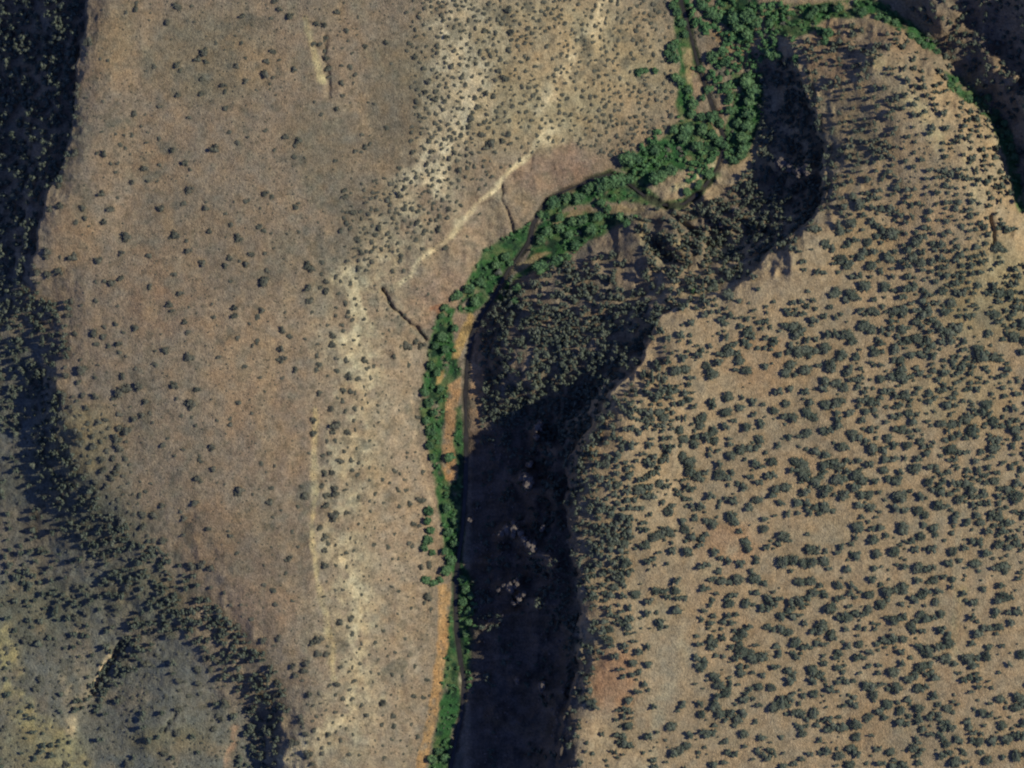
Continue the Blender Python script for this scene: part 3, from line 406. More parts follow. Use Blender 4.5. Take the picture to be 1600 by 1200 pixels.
PATCH = [
 (1060,370,90,60,(106,93,76),.8), (1200,330,100,60,(100,88,74),.7),
 (1520,60,120,90,(112,96,80),.7), (620,150,55,110,(104,95,78),.6), (565,330,55,50,(100,92,78),.5), (425,860,70,60,(108,93,80),.6), (380,420,70,60,(106,96,82),.45), (330,90,110,80,(112,104,82),.5), (500,230,60,70,(104,96,78),.45), (290,330,80,60,(116,102,82),.4),
 (850,110,230,130,(150,136,104),.75), (1010,180,50,60,(146,126,98),.6), (880,250,60,25,(136,112,94),.7), (100,780,110,90,(84,82,68),.5), (220,930,80,50,(86,86,68),.5), # blob centre, radii, colour, strength
 (960,1065,42,60,(160,120,88),.8), (1050,1010,38,90,(142,128,104),.8), (1060,960,60,40,(152,132,102),.6), (1280,830,55,30,(148,132,104),.7), (1345,1135,40,40,(150,122,90),.6),
 (1130,850,60,40,(158,124,94),.6), (1480,1065,50,30,(146,122,94),.5), (700,470,60,60,(136,112,94),.6), (760,380,60,50,(144,122,100),.5), (640,800,60,120,(148,126,102),.5),
 (860,270,70,40,(134,108,88),.6), (420,680,70,110,(122,104,86),.6), (420,400,80,90,(126,110,90),.5), (250,420,80,60,(134,112,88),.4), (260,480,60,50,(132,108,86),.5),
 (330,840,60,60,(136,110,84),.7), (400,950,60,50,(134,110,88),.6), (210,250,60,50,(138,114,86),.5), (620,200,60,100,(112,100,82),.7), (580,330,60,50,(108,98,84),.5), (520,420,40,60,(100,96,82),.5),
 (180,60,40,60,(140,118,84),.5), (480,740,60,90,(118,102,86),.5), (120,370,40,50,(142,116,86),.6), (1230,600,60,40,(156,128,94),.4), (1350,380,60,40,(150,124,88),.5), (1280,720,60,50,(152,126,96),.4),
 (1180,560,60,50,(154,124,92),.5), (950,700,60,40,(154,128,96),.5), (60,950,90,60,(106,102,80),.6), (160,830,90,60,(96,92,76),.6), (130,680,50,60,(136,120,84),.7), (260,1160,70,30,(112,104,76),.6),
 (60,1170,80,50,(132,124,88),.6), (1540,460,80,90,(134,122,88),.6), (1500,620,90,60,(146,130,92),.3), (1300,80,50,50,(132,106,82),.6), (1400,60,50,30,(134,108,84),.6), (1330,200,50,70,(124,110,84),.5), (560,720,50,60,(146,126,96),.4),
]
wu = UU + 4 * fbm(UU, VV, 301, 18, 3) + 1.5 * fbm(UU, VV, 303, 5, 2); wv = VV + 4 * fbm(UU, VV, 302, 18, 3) + 1.5 * fbm(UU, VV, 304, 5, 2)
# soil: greyer brown west of the river, warmer east of it, olive in the far corners
east = sstep(-30, 60, UU - np.interp(VV, [-200, 100, 300, 430, 560, 640, 720, 870, 1000, 1400], [1180, 1190, 1000, 1020, 960, 900, 860, 880, 890, 870]))
westsoil = alb(130, 114, 94); eastsoil = alb(152, 131, 102); olive = alb(106, 104, 92)
n1 = fbm(UU, VV, 11, 150, 4); n2 = fbm(UU, VV, 12, 36, 4); n3 = fbm(UU, VV, 13, 9, 3)
col = westsoil[None, None] * (1 - east[..., None]) + eastsoil[None, None] * east[..., None]
sw = sstep(40, -40, UU - np.interp(VV, [-200, 430, 600, 900, 1200], [-100, 20, 80, 240, 420]))[..., None]
col = col * (1 - sw) + olive * sw
def blend(col, m, c): return col * (1 - m[..., None]) + np.asarray(c) * m[..., None]
for (x, y, rx, ry, c, k) in PATCH:
    d = np.hypot((wu - x + 14 * n2) / rx, (wv - y + 14 * fbm(UU, VV, 15, 40, 2)) / ry)
    col = blend(col, k * sstep(1.25, .55, d), alb(*c))
col = blend(col, .35 * sstep(.1, .55, n1), alb(112, 103, 86))                # grassy, greyer areas
col = blend(col, .35 * sstep(.15, .6, -n1), alb(158, 130, 98))
col = blend(col, .45 * sstep(.1, .6, n2 + .3 * n3) * (1 - .75 * east), alb(104, 98, 80))
col = blend(col, .30 * sstep(.1, .6, -n2), alb(160, 138, 106))
for pts, wd, c, k in LEDGE:
    d = dist_line(wu, wv, pts)
    ragged = (0.45 + .9 * sstep(-.35, .35, fbm(UU, VV, 21, 12, 3))) if wd > 6 else (0.6 + .8 * sstep(-.5, .3, fbm(UU, VV, 21, 9, 3)))
    wvar = wd * (1 + .55 * fbm(UU, VV, 23, 46, 2)); broken = sstep(-.55, .1, fbm(UU, VV, 22, 26, 3)) if wd > 6 else .55 + .45 * sstep(-.5, .1, fbm(UU, VV, 22, 26, 3))
    col = blend(col, np.clip(k * sstep(1.5, .2, d / wvar) * ragged * broken, 0, 1), alb(*c))
dcr = dist_line(UU, VV, CREEK)
green = np.zeros(UU.shape)
for p in GREEN: green = np.maximum(green, poly_mask(wu, wv, p, 3.5))
gcol = blend(blend(np.broadcast_to(alb(52, 88, 48), col.shape), sstep(-.2, .4, n2 + .5 * n3), alb(84, 96, 60)), sstep(-.05, .45, fbm(UU, VV, 24, 11, 3)), alb(34, 58, 40))
col = blend(col, green * sstep(-.75, -.2, fbm(UU, VV, 25, 16, 3) + .3 * sstep(40, 10, dcr)), [0, 0, 0]) + gcol * (green * sstep(-.75, -.2, fbm(UU, VV, 25, 16, 3) + .3 * sstep(40, 10, dcr)))[..., None]
for pts, c in SAND:
    m = poly_mask(UU + .9 * (wu - UU), VV + .9 * (wv - VV), pts, 2.5) * sstep(-.75, -.1, fbm(UU, VV, 38, 12, 3))
    col = blend(col, m, alb(*c) * (1 + .22 * n3 + .25 * n2)[..., None])
col = blend(col, .8 * sstep(8, 3, dcr + 3 * n3), alb(54, 50, 43))           # wet creek margin
n4 = fbm(UU, VV, 33, 5, 2)
grey = sstep(.18, .5, fbm(UU, VV, 34, 22, 3)) * sstep(-.3, .3, fbm(UU, VV, 35, 110, 2)) * (1 - green) * (1 - .6 * east)
col = blend(col, .6 * grey, alb(88, 86, 74))
speck = sstep(.28, .5, fbm(UU, VV, 40, 6.5, 2)) * (1 - green) * (1 - .5 * east)
col = blend(col, .38 * speck, alb(80, 76, 62))
hue = fbm(UU, VV, 36, 16, 3)
col = col * (1 + .16 * n3 + .12 * n2 + .18 * n4)[..., None] * (1 + hue[..., None] * np.array([.10, 0, -.10]))
# mottled rock of the shaded wall, base colour darkened to deepen the canyon shadow
wall_shade = sstep(728, 740, UU) * sstep(915, 880, UU) * sstep(620, 700, VV)
col = blend(col, .8 * wall_shade, alb(76, 68, 62) * (1 + .8 * fbm(UU, VV, 28, 14, 4)[..., None] + .5 * fbm(UU * .35, VV, 29, 9, 3)[..., None]))
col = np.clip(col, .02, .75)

# ---------------------------------------------------------------- materials
def material(name, rough=.95):
    m = bpy.data.materials.new(name); m.use_nodes = True
    b = m.node_tree.nodes['Principled BSDF']; b.inputs['Roughness'].default_value = rough
    b.inputs['Specular IOR Level'].default_value = .15
    return m, m.node_tree, b

def noise_node(t, scale, detail, rough=.6):
    g = t.nodes.new('ShaderNodeNewGeometry'); n = t.nodes.new('ShaderNodeTexNoise')
    n.inputs['Scale'].default_value = scale; n.inputs['Detail'].default_value = detail; n.inputs['Roughness'].default_value = rough
    t.links.new(g.outputs['Position'], n.inputs['Vector'])
    return n

m_ground, t, b = material('desert_soil')
att = t.nodes.new('ShaderNodeAttribute'); att.attribute_name = 'soil'
nf = noise_node(t, .55, 5, .75)
rp = t.nodes.new('ShaderNodeValToRGB')
rp.color_ramp.elements[0].position = .30; rp.color_ramp.elements[0].color = (.52, .54, .55, 1)
rp.color_ramp.elements[1].position = .66; rp.color_ramp.elements[1].color = (1.34, 1.31, 1.26, 1)
t.links.new(nf.outputs[0], rp.inputs[0])
mx = t.nodes.new('ShaderNodeMix'); mx.data_type = 'RGBA'; mx.blend_type = 'MULTIPLY'; mx.inputs['Factor'].default_value = 1
t.links.new(att.outputs['Color'], mx.inputs['A']); t.links.new(rp.outputs[0], mx.inputs['B'])
t.links.new(mx.outputs['Result'], b.inputs['Base Color'])
bp = t.nodes.new('ShaderNodeBump'); bp.inputs['Strength'].default_value = .8; bp.inputs['Distance'].default_value = 1.2
nb = noise_node(t, .8, 3); t.links.new(nb.outputs[0], bp.inputs['Height']); t.links.new(bp.outputs[0], b.inputs['Normal'])

def foliage_material(name, dark, mid, light):
    m, t, b = material(name, .8)
    n = noise_node(t, .11, 2); n2_ = noise_node(t, 1.3, 2)
    add = t.nodes.new('ShaderNodeMath'); add.operation = 'ADD'
    h = t.nodes.new('ShaderNodeMath'); h.operation = 'MULTIPLY'; h.inputs[1].default_value = .5
    t.links.new(n.outputs[0], add.inputs[0]); t.links.new(n2_.outputs[0], add.inputs[1]); t.links.new(add.outputs[0], h.inputs[0])
    r = t.nodes.new('ShaderNodeValToRGB'); e = r.color_ramp.elements
    e[0].position = .38; e[0].color = (*dark, 1); e[1].position = .64; e[1].color = (*light, 1)
    k = e.new(.51); k.color = (*mid, 1)
    t.links.new(h.outputs[0], r.inputs[0]); t.links.new(r.outputs[0], b.inputs['Base Color'])
    return m
m_juniper = foliage_material('juniper_foliage', (.058, .076, .054), (.090, .108, .074), (.132, .144, .100))
m_bush = foliage_material('dry_bush_foliage', (.070, .076, .054), (.100, .104, .072), (.140, .134, .094))
m_cotton = foliage_material('cottonwood_foliage', (.040, .088, .042), (.078, .155, .064), (.130, .215, .088))
m_willow = foliage_material('willow_foliage', (.038, .095, .038), (.075, .165, .060), (.125, .220, .085))
m_bark, t, b = material('bark')
nk = noise_node(t, 3, 3); rk = t.nodes.new('ShaderNodeValToRGB'); rk.color_ramp.elements[0].color = (.07, .05, .035, 1); rk.color_ramp.elements[1].color = (.2, .16, .12, 1)
t.links.new(nk.outputs[0], rk.inputs[0]); t.links.new(rk.outputs[0], b.inputs['Base Color'])
m_rock, t, b = material('pale_rock')
nk = noise_node(t, .8, 4); rk = t.nodes.new('ShaderNodeValToRGB'); rk.color_ramp.elements[0].position = .3; rk.color_ramp.elements[0].color = (.10, .085, .07, 1); rk.color_ramp.elements[1].position = .7; rk.color_ramp.elements[1].color = (.20, .17, .13, 1)
t.links.new(nk.outputs[0], rk.inputs[0]); t.links.new(rk.outputs[0], b.inputs['Base Color'])
m_water, t, b = material('creek_water', .12)
b.inputs['Specular IOR Level'].default_value = .5
nk = noise_node(t, .15, 3); rk = t.nodes.new('ShaderNodeValToRGB'); rk.color_ramp.elements[0].position = .35; rk.color_ramp.elements[0].color = (.030, .028, .020, 1); rk.color_ramp.elements[1].position = .7; rk.color_ramp.elements[1].color = (.050, .045, .036, 1)
t.links.new(nk.outputs[0], rk.inputs[0]); t.links.new(rk.outputs[0], b.inputs['Base Color'])

# ---------------------------------------------------------------- mesh helpers
def mesh_from(name, co, faces3=None, faces4=None, mats=(), mat_idx=None, smooth=False):
    me = bpy.data.meshes.new(name)
    co = np.asarray(co, np.float32)
    f3 = np.zeros((0, 3), np.int32) if faces3 is None else np.asarray(faces3, np.int32)
    f4 = np.zeros((0, 4), np.int32) if faces4 is None else np.asarray(faces4, np.int32)
    me.vertices.add(len(co)); me.vertices.foreach_set('co', co.ravel())
    loops = np.r_[f3.ravel(), f4.ravel()]
    me.loops.add(len(loops)); me.loops.foreach_set('vertex_index', loops)
    st = np.r_[np.arange(len(f3)) * 3, len(f3) * 3 + np.arange(len(f4)) * 4].astype(np.int32)
    me.polygons.add(len(st)); me.polygons.foreach_set('loop_start', st)
    try: me.polygons.foreach_set('loop_total', np.r_[np.full(len(f3), 3), np.full(len(f4), 4)].astype(np.int32))
    except Exception: pass
    for m in mats: me.materials.append(m)
    if mat_idx is not None: me.polygons.foreach_set('material_index', np.asarray(mat_idx, np.int32))
    me.polygons.foreach_set('use_smooth', np.full(len(st), smooth, bool))
    me.update(calc_edges=True)
    return me

def link(name, me, parent=None):
    o = bpy.data.objects.new(name, me); sc.collection.objects.link(o)
    if parent is not None: o.parent = parent
    return o

# ---------------------------------------------------------------- the ground, one sheet to the horizon
nr, nc = UU.shape
co = np.stack([(UU - 800) * S, (600 - VV) * S, HH * S], -1).reshape(-1, 3)
idx = np.arange(nr * nc).reshape(nr, nc)
q = np.stack([idx[1:, :-1], idx[1:, 1:], idx[:-1, 1:], idx[:-1, :-1]], -1).reshape(-1, 4)
me = mesh_from('ground', co, None, q, [m_ground], smooth=True)
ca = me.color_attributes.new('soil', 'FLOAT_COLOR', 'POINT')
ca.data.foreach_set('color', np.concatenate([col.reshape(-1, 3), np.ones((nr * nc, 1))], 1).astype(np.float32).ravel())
g = link('ground', me); g['kind'] = 'structure'; g['label'] = 'tan canyon country with flat tablelands, pale ledges and steep shaded walls'

# ---------------------------------------------------------------- the creek
def resample(pts, step):
    o = []
    for a, b_ in zip(pts[:-1], pts[1:]):
        n = max(1, int(math.hypot(b_[0] - a[0], b_[1] - a[1]) / step))
        o += [(a[0] + (b_[0] - a[0]) * i / n, a[1] + (b_[1] - a[1]) * i / n) for i in range(n)]
    return np.array(o + [pts[-1]], float)
cr = resample(CREEK, 3)
for k in range(6): cr[1:-1] = (cr[:-2] + cr[1:-1] * 2 + cr[2:]) / 4
tg = np.gradient(cr, axis=0); tg /= np.hypot(tg[:, 0], tg[:, 1])[:, None]; nm = np.stack([-tg[:, 1], tg[:, 0]], 1)
cz = ground_z(cr[:, 0], cr[:, 1]); ker = np.ones(25) / 25
cz = np.convolve(np.pad(cz, 12, mode='edge'), ker, 'valid')
wd = 1.9 + 1.6 * fbm(cr[:, 0], cr[:, 1], 91, 26, 2) + .5 * sstep(560, 700, cr[:, 1])
rows = []
for k, s_ in enumerate((-1, -.4, .4, 1)):
    p = cr + nm * (wd * s_ * 1.25)[:, None]
    rows.append(np.stack([(p[:, 0] - 800) * S, (600 - p[:, 1]) * S, (cz + .9) * S], 1))
R_ = np.stack(rows, 1); n_ = len(cr); ii = np.arange(n_ * 4).reshape(n_, 4)
q = np.stack([ii[:-1, :-1], ii[1:, :-1], ii[1:, 1:], ii[:-1, 1:]], -1).reshape(-1, 4)
ck = link('creek', mesh_from('creek', R_.reshape(-1, 3), None, q, [m_water], smooth=True)); ck['kind'] = 'structure'; ck['label'] = 'narrow dark creek winding along the canyon floor between green thickets'

# ---------------------------------------------------------------- plant prototypes
def ico(sub):
    import bmesh
    bm = bmesh.new(); bmesh.ops.create_icosphere(bm, subdivisions=sub, radius=1)
    v = np.array([x.co[:] for x in bm.verts]); f = np.array([[y.index for y in x.verts] for x in bm.faces]); bm.free()
    return v, f
ICO1, ICO2 = ico(1), ico(2)

def crown_geo(seed, lobes, cards, sub=1, tall=.72, base_z=.85, card=.26):
    """A crown of radius 1: lumpy clumps inside, many small leaf-sprays round them."""
    r = np.random.default_rng(seed); V = []; F = []; n = 0
    iv, jf = ICO1 if sub == 1 else ICO2
    cs = []
    for k in range(lobes):
        if k == 0: c = np.array([0, 0, 0]); rad = .55
        else:
            a = k * 2.4 + r.random() * .9; d = .38 + .25 * r.random(); rad = .30 + .16 * r.random()
            c = np.array([math.cos(a) * d, math.sin(a) * d, (r.random() - .45) * .7])
        cs.append((c, rad))
        bump = 1 + .55 * (r.random(len(iv)) - .5)
        v = iv * bump[:, None] * rad * np.array([1, 1, .95]) + c
        V.append(v); F.append(jf + n); n += len(v)
    for k in range(cards):
        c, rad = cs[r.integers(len(cs))]
        d = r.normal(size=3); d /= np.linalg.norm(d); d[2] = abs(d[2]) * .9 - .15
        p = c + d * rad * (.95 + .45 * r.random())
        s_ = card * (.6 + .8 * r.random())
        a = r.normal(size=3); a /= np.linalg.norm(a); b_ = np.cross(a, r.normal(size=3)); b_ /= np.linalg.norm(b_)
        V.append(np.array([p - a * s_, p + b_ * s_ * .5, p + a * s_, ])); F.append(np.array([[n, n + 1, n + 2]])); n += 3
    V = np.concatenate(V); F = np.concatenate(F)
    V[:, 2] = V[:, 2] * tall + base_z; V[:, 2] = np.maximum(V[:, 2], .03)
    m = np.percentile(np.hypot(V[:, 0], V[:, 1]), 97); V[:, :2] /= m
    return V, F

def limb(p0, p1, r0, r1, n=6):
    p0 = np.array(p0, float); p1 = np.array(p1, float); d = p1 - p0; d /= np.linalg.norm(d)
    a = np.cross(d, [0.3, 1, .1]); a /= np.linalg.norm(a); b_ = np.cross(d, a)
    th = np.arange(n) * 2 * math.pi / n
    ring = lambda p, r: p + (np.cos(th)[:, None] * a + np.sin(th)[:, None] * b_) * r
    v = np.r_[ring(p0, r0), ring(p1, r1)]
    f = [[i, (i + 1) % n, n + (i + 1) % n, n + i] for i in range(n)]
    return v, np.array(f)

def trunk_geo(seed, h):
    r = np.random.default_rng(seed); V = []; F = []; n = 0
    pieces = [((0, 0, -.35), (.05, .03, h * .5), .14, .10), ((.05, .03, h * .5), (0, .05, h), .10, .05)]
    for k in range(5):
        a = k * 1.3 + r.random(); pieces.append(((.03, .02, h * (.35 + .1 * k)), (math.cos(a) * .5, math.sin(a) * .5, h * (.7 + .12 * k)), .06, .025))
    for p in pieces:
        v, f = limb(*p); V.append(v); F.append(f + n); n += len(v)
    return np.concatenate(V), np.concatenate(F)

PROTO = {}
for kind, mat, lob, tall, bz, th in (('juniper', m_juniper, 7, .50, .42, .55), ('cottonwood', m_cotton, 9, .62, .62, .75)):
    PROTO[kind] = []
    for k in range(6):
        V, F = crown_geo(100 + k * 7 + len(kind), lob, 260 if kind == 'cottonwood' else 150, 1, tall, bz, .22 if kind == 'cottonwood' else .26)
        V2, F2 = trunk_geo(k + 55, th)
        PROTO[kind].append((mesh_from('crown', V, F, None, [mat]), mesh_from('trunk', V2, None, F2, [m_bark])))
PROTO['bush'] = []
for k in range(6):
    V, F = crown_geo(300 + k, 4, 60, 1, .42, .26, .3)
    V2, F2 = trunk_geo(k + 75, .3)
    PROTO['bush'].append(mesh_from('desert_bush', np.r_[V, V2], F, F2 + len(V), [m_bush, m_bark], np.r_[np.zeros(len(F)), np.ones(len(F2))]))
LIGHT = {'juniper': [crown_geo(500 + k, 4, 34, 1, .5, .40, .3) for k in range(8)], 'bush': [crown_geo(600 + k, 2, 16, 1, .42, .26, .36) for k in range(6)], 'willow': [crown_geo(700 + k, 3, 26, 1, .6, .36, .36) for k in range(6)]}

# ---------------------------------------------------------------- parse the survey
def parse(txt):
    o = []
    for ln in txt.strip().splitlines():
        hd, body = ln.split(':'); ox, oy = map(float, hd.split())
        for it in body.split(','):
            x, y, r = map(float, it.split()); o.append((ox + x / 4, oy + y / 4, r / 4))
    return o
J = [(u + random.uniform(-1.2, 1.2), v + random.uniform(-1.2, 1.2), r * random.choice((.8, .95, 1.1, 1.25, 1.35))) for u, v, r in parse(JUNIPERS)]
B = [(u, v, r * 1.18) for u, v, r in parse(BUSHES)]
C = [(u, v, r * .98) for u, v, r in parse(COTTONWOODS)]
inframe = lambda p: -3 < p[0] < 1603 and -3 < p[1] < 1203
def split(L, n):
    a = sorted([p for p in L if inframe(p)], key=lambda p: -p[2]); return a[:n], a[n:] + [p for p in L if not inframe(p)]
J_own, J_rest = split(J, 300); B_own, B_rest = split(B, 300); C_own, C_rest = split(C, 300)

# ---------------------------------------------------------------- landmarks for the labels
MARKS = [("the gravel clearing amid junipers", 1280, 830), ("the bare pale wash", 1050, 1010), ("the bare red rim patch", 955, 1065), ("the long dirt strip in the woodland", 1490, 950),
 ("the bare corner by the canyon rim", 990, 690), ("the straight dark crack in the east upland", 1548, 365), ("the pale bare flat amid trees", 1375, 1025), ("the empty soil below the woodland", 1400, 1150),
 ("the canyon rim bend", 905, 930), ("the deep side ravine head", 1030, 425), ("the upper shaded wall rim", 1270, 330), ("the pale streak on the spur", 1445, 190), ("the side canyon mouth", 1370, 10),
 ("the bright meandering ledge", 710, 350), ("the small dark gulch", 630, 495), ("the white ledge knoll", 555, 500), ("the straight tan ledge", 490, 800), ("the orange sandbank", 690, 1000),
 ("the orange sand point", 725, 515), ("the small rock bank on the creek", 722, 1075), ("the upper white scrub slope", 715, 110), ("the short northern ledge", 500, 100), ("the western shaded rim", 110, 200),
 ("the notch in the western rim", 60, 430), ("the bright gully wall", 158, 1045), ("the striped pale ridge", 105, 1100), ("the curved white lip", 470, 1170), ("the ravine junction", 300, 950),
 ("the gravel bar at the bend", 1080, 285), ("the gap in the river trees", 1145, 70), ("the open middle of the western mesa", 300, 430), ("the bare northern mesa", 230, 130), ("the tan southern mesa", 400, 880),
 ("the dense western bush patch", 150, 680), ("the smooth slope above the river", 610, 820), ("the pale southern ledge", 560, 1010), ("the eastern edge clearing", 1575, 720)]
DIRS = ["east", "north-east", "north", "north-west", "west", "south-west", "south", "south-east"]
ORD = "first second third fourth fifth sixth seventh eighth ninth tenth eleventh twelfth thirteenth fourteenth fifteenth sixteenth seventeenth eighteenth nineteenth twentieth twenty-first twenty-second twenty-third twenty-fourth twenty-fifth twenty-sixth twenty-seventh twenty-eighth twenty-ninth thirtieth".split()
def label_all(L, noun, sizes):
    q_ = np.quantile([p[2] for p in L], [.3, .7]); bins = {}
    for i, (u, v, r) in enumerate(L):
        k = min(range(len(MARKS)), key=lambda m: math.hypot(u - MARKS[m][1], v - MARKS[m][2]))
        dx, dy = u - MARKS[k][1], MARKS[k][2] - v
        s = int(round(math.degrees(math.atan2(dy, dx)) / 45)) % 8
        bins.setdefault((k, s), []).append((math.hypot(dx, dy), i))
    lab = [None] * len(L)
    for (k, s), its in bins.items():
        for n, (d, i) in enumerate(sorted(its)):
            size = sizes[0 if L[i][2] <= q_[0] else 1 if L[i][2] <= q_[1] else 2]
            lab[i] = f"{size} {noun}, {ORD[n]} out {DIRS[s]} of {MARKS[k][0]}"
    return lab

def thing(name, label, cat, group, u, v, z):
    o = bpy.data.objects.new(name, None); sc.collection.objects.link(o); o.location = W(u, v, z)
    o.empty_display_size = .5
    o['label'] = label; o['category'] = cat; o['group'] = group
    return o

def plant_trees(L, kind, name, noun, sizes, cat, group, tallness):
    zs = ground_z([p[0] for p in L], [p[1] for p in L])
    for (u, v, r), z, lab in zip(L, zs, label_all(L, noun, sizes)):
        t_ = thing(name, lab, cat, group, u, v, z)
        t_.rotation_euler[2] = random.random() * 6.283
        k = r * S; sx = random.uniform(.88, 1.12)
        t_.scale = (k * sx, k * random.uniform(.88, 1.1), k * tallness * random.uniform(.9, 1.15))
        cm, tm = random.choice(PROTO[kind])
        link('crown', cm, t_); link('trunk', tm, t_)

plant_trees(J_own, 'juniper', 'juniper_tree', 'grey-green juniper', ('small round', 'rounded', 'broad dark'), 'juniper tree', 'junipers scattered over the east tableland', .95)
plant_trees(C_own, 'cottonwood', 'cottonwood_tree', 'green cottonwood', ('small', 'leafy', 'large spreading'), 'cottonwood tree', 'green trees along the canyon creeks', 1.0)
zs = ground_z([p[0] for p in B_own], [p[1] for p in B_own])
for (u, v, r), z, lab in zip(B_own, zs, label_all(B_own, 'olive desert bush', ('small', 'rounded', 'large dark'))):
    o = link('desert_bush', random.choice(PROTO['bush'])); o.location = W(u, v, z); o.rotation_euler[2] = random.random() * 6.283
    k = r * S; o.scale = (k, k * random.uniform(.8, 1.05), k * random.uniform(.95, 1.4))
    o['label'] = lab; o['category'] = 'bush'; o['group'] = 'single bushes on the western mesa and slopes'

# ---------------------------------------------------------------- plants nobody could count
class Spots:
    def __init__(s, cell=6): s.c = cell; s.g = {}
    def add(s, u, v, r): s.g.setdefault((int(u // s.c), int(v // s.c)), []).append((u, v, r))
    def free(s, u, v, r, k):
        i, j = int(u // s.c), int(v // s.c)
        for a in range(i - 2, i + 3):
            for b_ in range(j - 2, j + 3):
                for (x, y, q) in s.g.get((a, b_), ()):
                    if (x - u) ** 2 + (y - v) ** 2 < (k * (r + q)) ** 2: return False
        return True
spots = Spots()
for p in J + B + C: spots.add(*p)

def scatter(n, box, rr, prob, k=.8):
    x0, y0, x1, y1 = box
    u = rng.uniform(x0, x1, n); v = rng.uniform(y0, y1, n); r = rng.uniform(rr[0], rr[1], n); pr = np.clip(prob(u, v), 0, 1); ok = rng.random(n) < pr
    o = []
    for a, b_, c in zip(u[ok], v[ok], r[ok]):
        if spots.free(a, b_, c, k): spots.add(a, b_, c); o.append((a, b_, c))
    return o
def pm(*polys): return lambda u, v: np.max([poly_mask(u, v, p, 8) for p in polys], 0)
offcreek = lambda L: [p for p, d in zip(L, dist_line(np.array([p[0] for p in L]), np.array([p[1] for p in L]), CREEK)) if d > p[2] * 1.1 + 2]
SHADE_W = [(-60,-60),(132,-60),(128,0),(124,50),(110,110),(122,190),(100,260),(70,330),(45,400),(30,430),(-60,440)]
WOOD_W = [(-60,430),(40,420),(80,470),(112,480),(112,550),(80,580),(110,700),(165,790),(255,860),(330,940),(400,1010),(445,1070),(430,1130),(390,1110),(330,1040),(260,960),(170,900),(90,800),(40,700),(-60,600)]
GRAZE = [(775,430),(860,400),(960,395),(1010,430),(1060,440),(1150,420),(1195,380),(1130,470),(1030,490),(1005,550),(950,610),(930,650),(905,690),(885,730),(880,790),(850,760),(850,700),(830,650),(770,660),(756,600),(752,520),(764,466)]
RAVEND = [(400,1060),(450,1080),(440,1130),(425,1210),(370,1210),(385,1120)]
TRIB = [(300,880),(340,960),(240,1010),(195,1060),(170,1120),(130,1130),(115,1100),(150,1050),(200,980),(250,920)]
WALL = [(850,690),(890,740),(890,900),(905,930),(915,1060),(890,1060),(880,980),(840,950),(820,870),(840,780)]
NEWALL = [(1190,100),(1245,90),(1275,170),(1292,220),(1290,320),(1230,370),(1160,420),(1110,400),(1100,330),(1150,290),(1190,230)]
SPUR = [(1230,70),(1300,40),(1400,40),(1480,120),(1560,200),(1575,320),(1560,420),(1300,420),(1290,220),(1260,130)]
NECL = [(1400,-60),(1660,-60),(1660,330),(1600,330),(1590,210),(1540,160),(1500,120),(1450,60)]
UPSLOPE = [(640,-60),(1045,-60),(1050,120),(1050,200),(960,245),(860,220),(790,260),(700,340),(640,380),(560,430),(540,300),(640,260)]
LEDGEBAND = [(520,440),(600,440),(660,540),(600,640),(580,800),(540,900),(590,950),(600,1200),(400,1200),(480,1100),(540,1060),(500,900),(500,640),(480,520)]
HILL = [(-60,600),(60,700),(150,880),(300,1000),(400,1120),(420,1260),(-60,1260)]
EAST = [(1010,560),(1040,500),(1190,430),(1660,420),(1660,1260),(900,1260),(915,1000),(900,800),(960,640)]
FAREAST = [(1400,420),(1660,380),(1660,860),(1500,860),(1430,700),(1330,600)]
NEARRIM = [(885,640),(960,620),(1040,560),(1060,700),(1010,760),(980,900),(1000,960),(930,1000),(905,930),(890,850),(884,760)]
KNOB = [(990,335),(1100,320),(1160,300),(1290,330),(1180,420),(1080,450),(1040,435),(1010,400)]
cl = lambda u, v, sd, sc_: sstep(-.25, .35, fbm(u, v, sd, sc_, 3))
jm = list(J_rest)
jm += scatter(2600, (-60, -60, 140, 440), (4.2, 7.6), lambda u, v: pm(SHADE_W)(u, v) * (.45 + .55 * cl(u, v, 801, 40)), .62)
jm += scatter(7000, (-60, 420, 455, 1210), (3.0, 6.2), lambda u, v: pm(WOOD_W, TRIB, RAVEND)(u, v) * (.55 + .45 * cl(u, v, 802, 40)), .58)
jm += scatter(6000, (745, 380, 1200, 800), (4.0, 7.6), lambda u, v: pm(GRAZE)(u, v) * (.3 + .7 * cl(u, v, 803, 50)) * (.45 + .55 * sstep(430, 520, v)), .6)
jm += scatter(3200, (730, 620, 930, 1200), (2.5, 6.0), lambda u, v: np.maximum(pm(WALL)(u, v) * (.3 + .7 * cl(u, v, 804, 40)), .20 * sstep(735, 760, u) * cl(u, v, 824, 30) + .6 * sstep(745, 765, u) * sstep(760, 660, v)), .66)
jm += scatter(2600, (1060, 90, 1300, 440), (3.2, 6.6), lambda u, v: pm(NEWALL)(u, v) * (.3 + .7 * cl(u, v, 805, 40)), .62)
jm += scatter(2200, (1220, 30, 1600, 430), (3.0, 6.6), lambda u, v: pm(SPUR)(u, v) * (.3 + .7 * cl(u, v, 806, 60)), .85)
jm += scatter(1300, (1400, -60, 1660, 330), (3.0, 6.2), lambda u, v: pm(NECL)(u, v) * .7, .9)
jm += scatter(2600, (-60, 600, 440, 1260), (3.0, 6.6), lambda u, v: pm(HILL)(u, v) * (.3 + .7 * cl(u, v, 808, 50)) * (.25 + .75 * sstep(1010, 880, v)), .8)
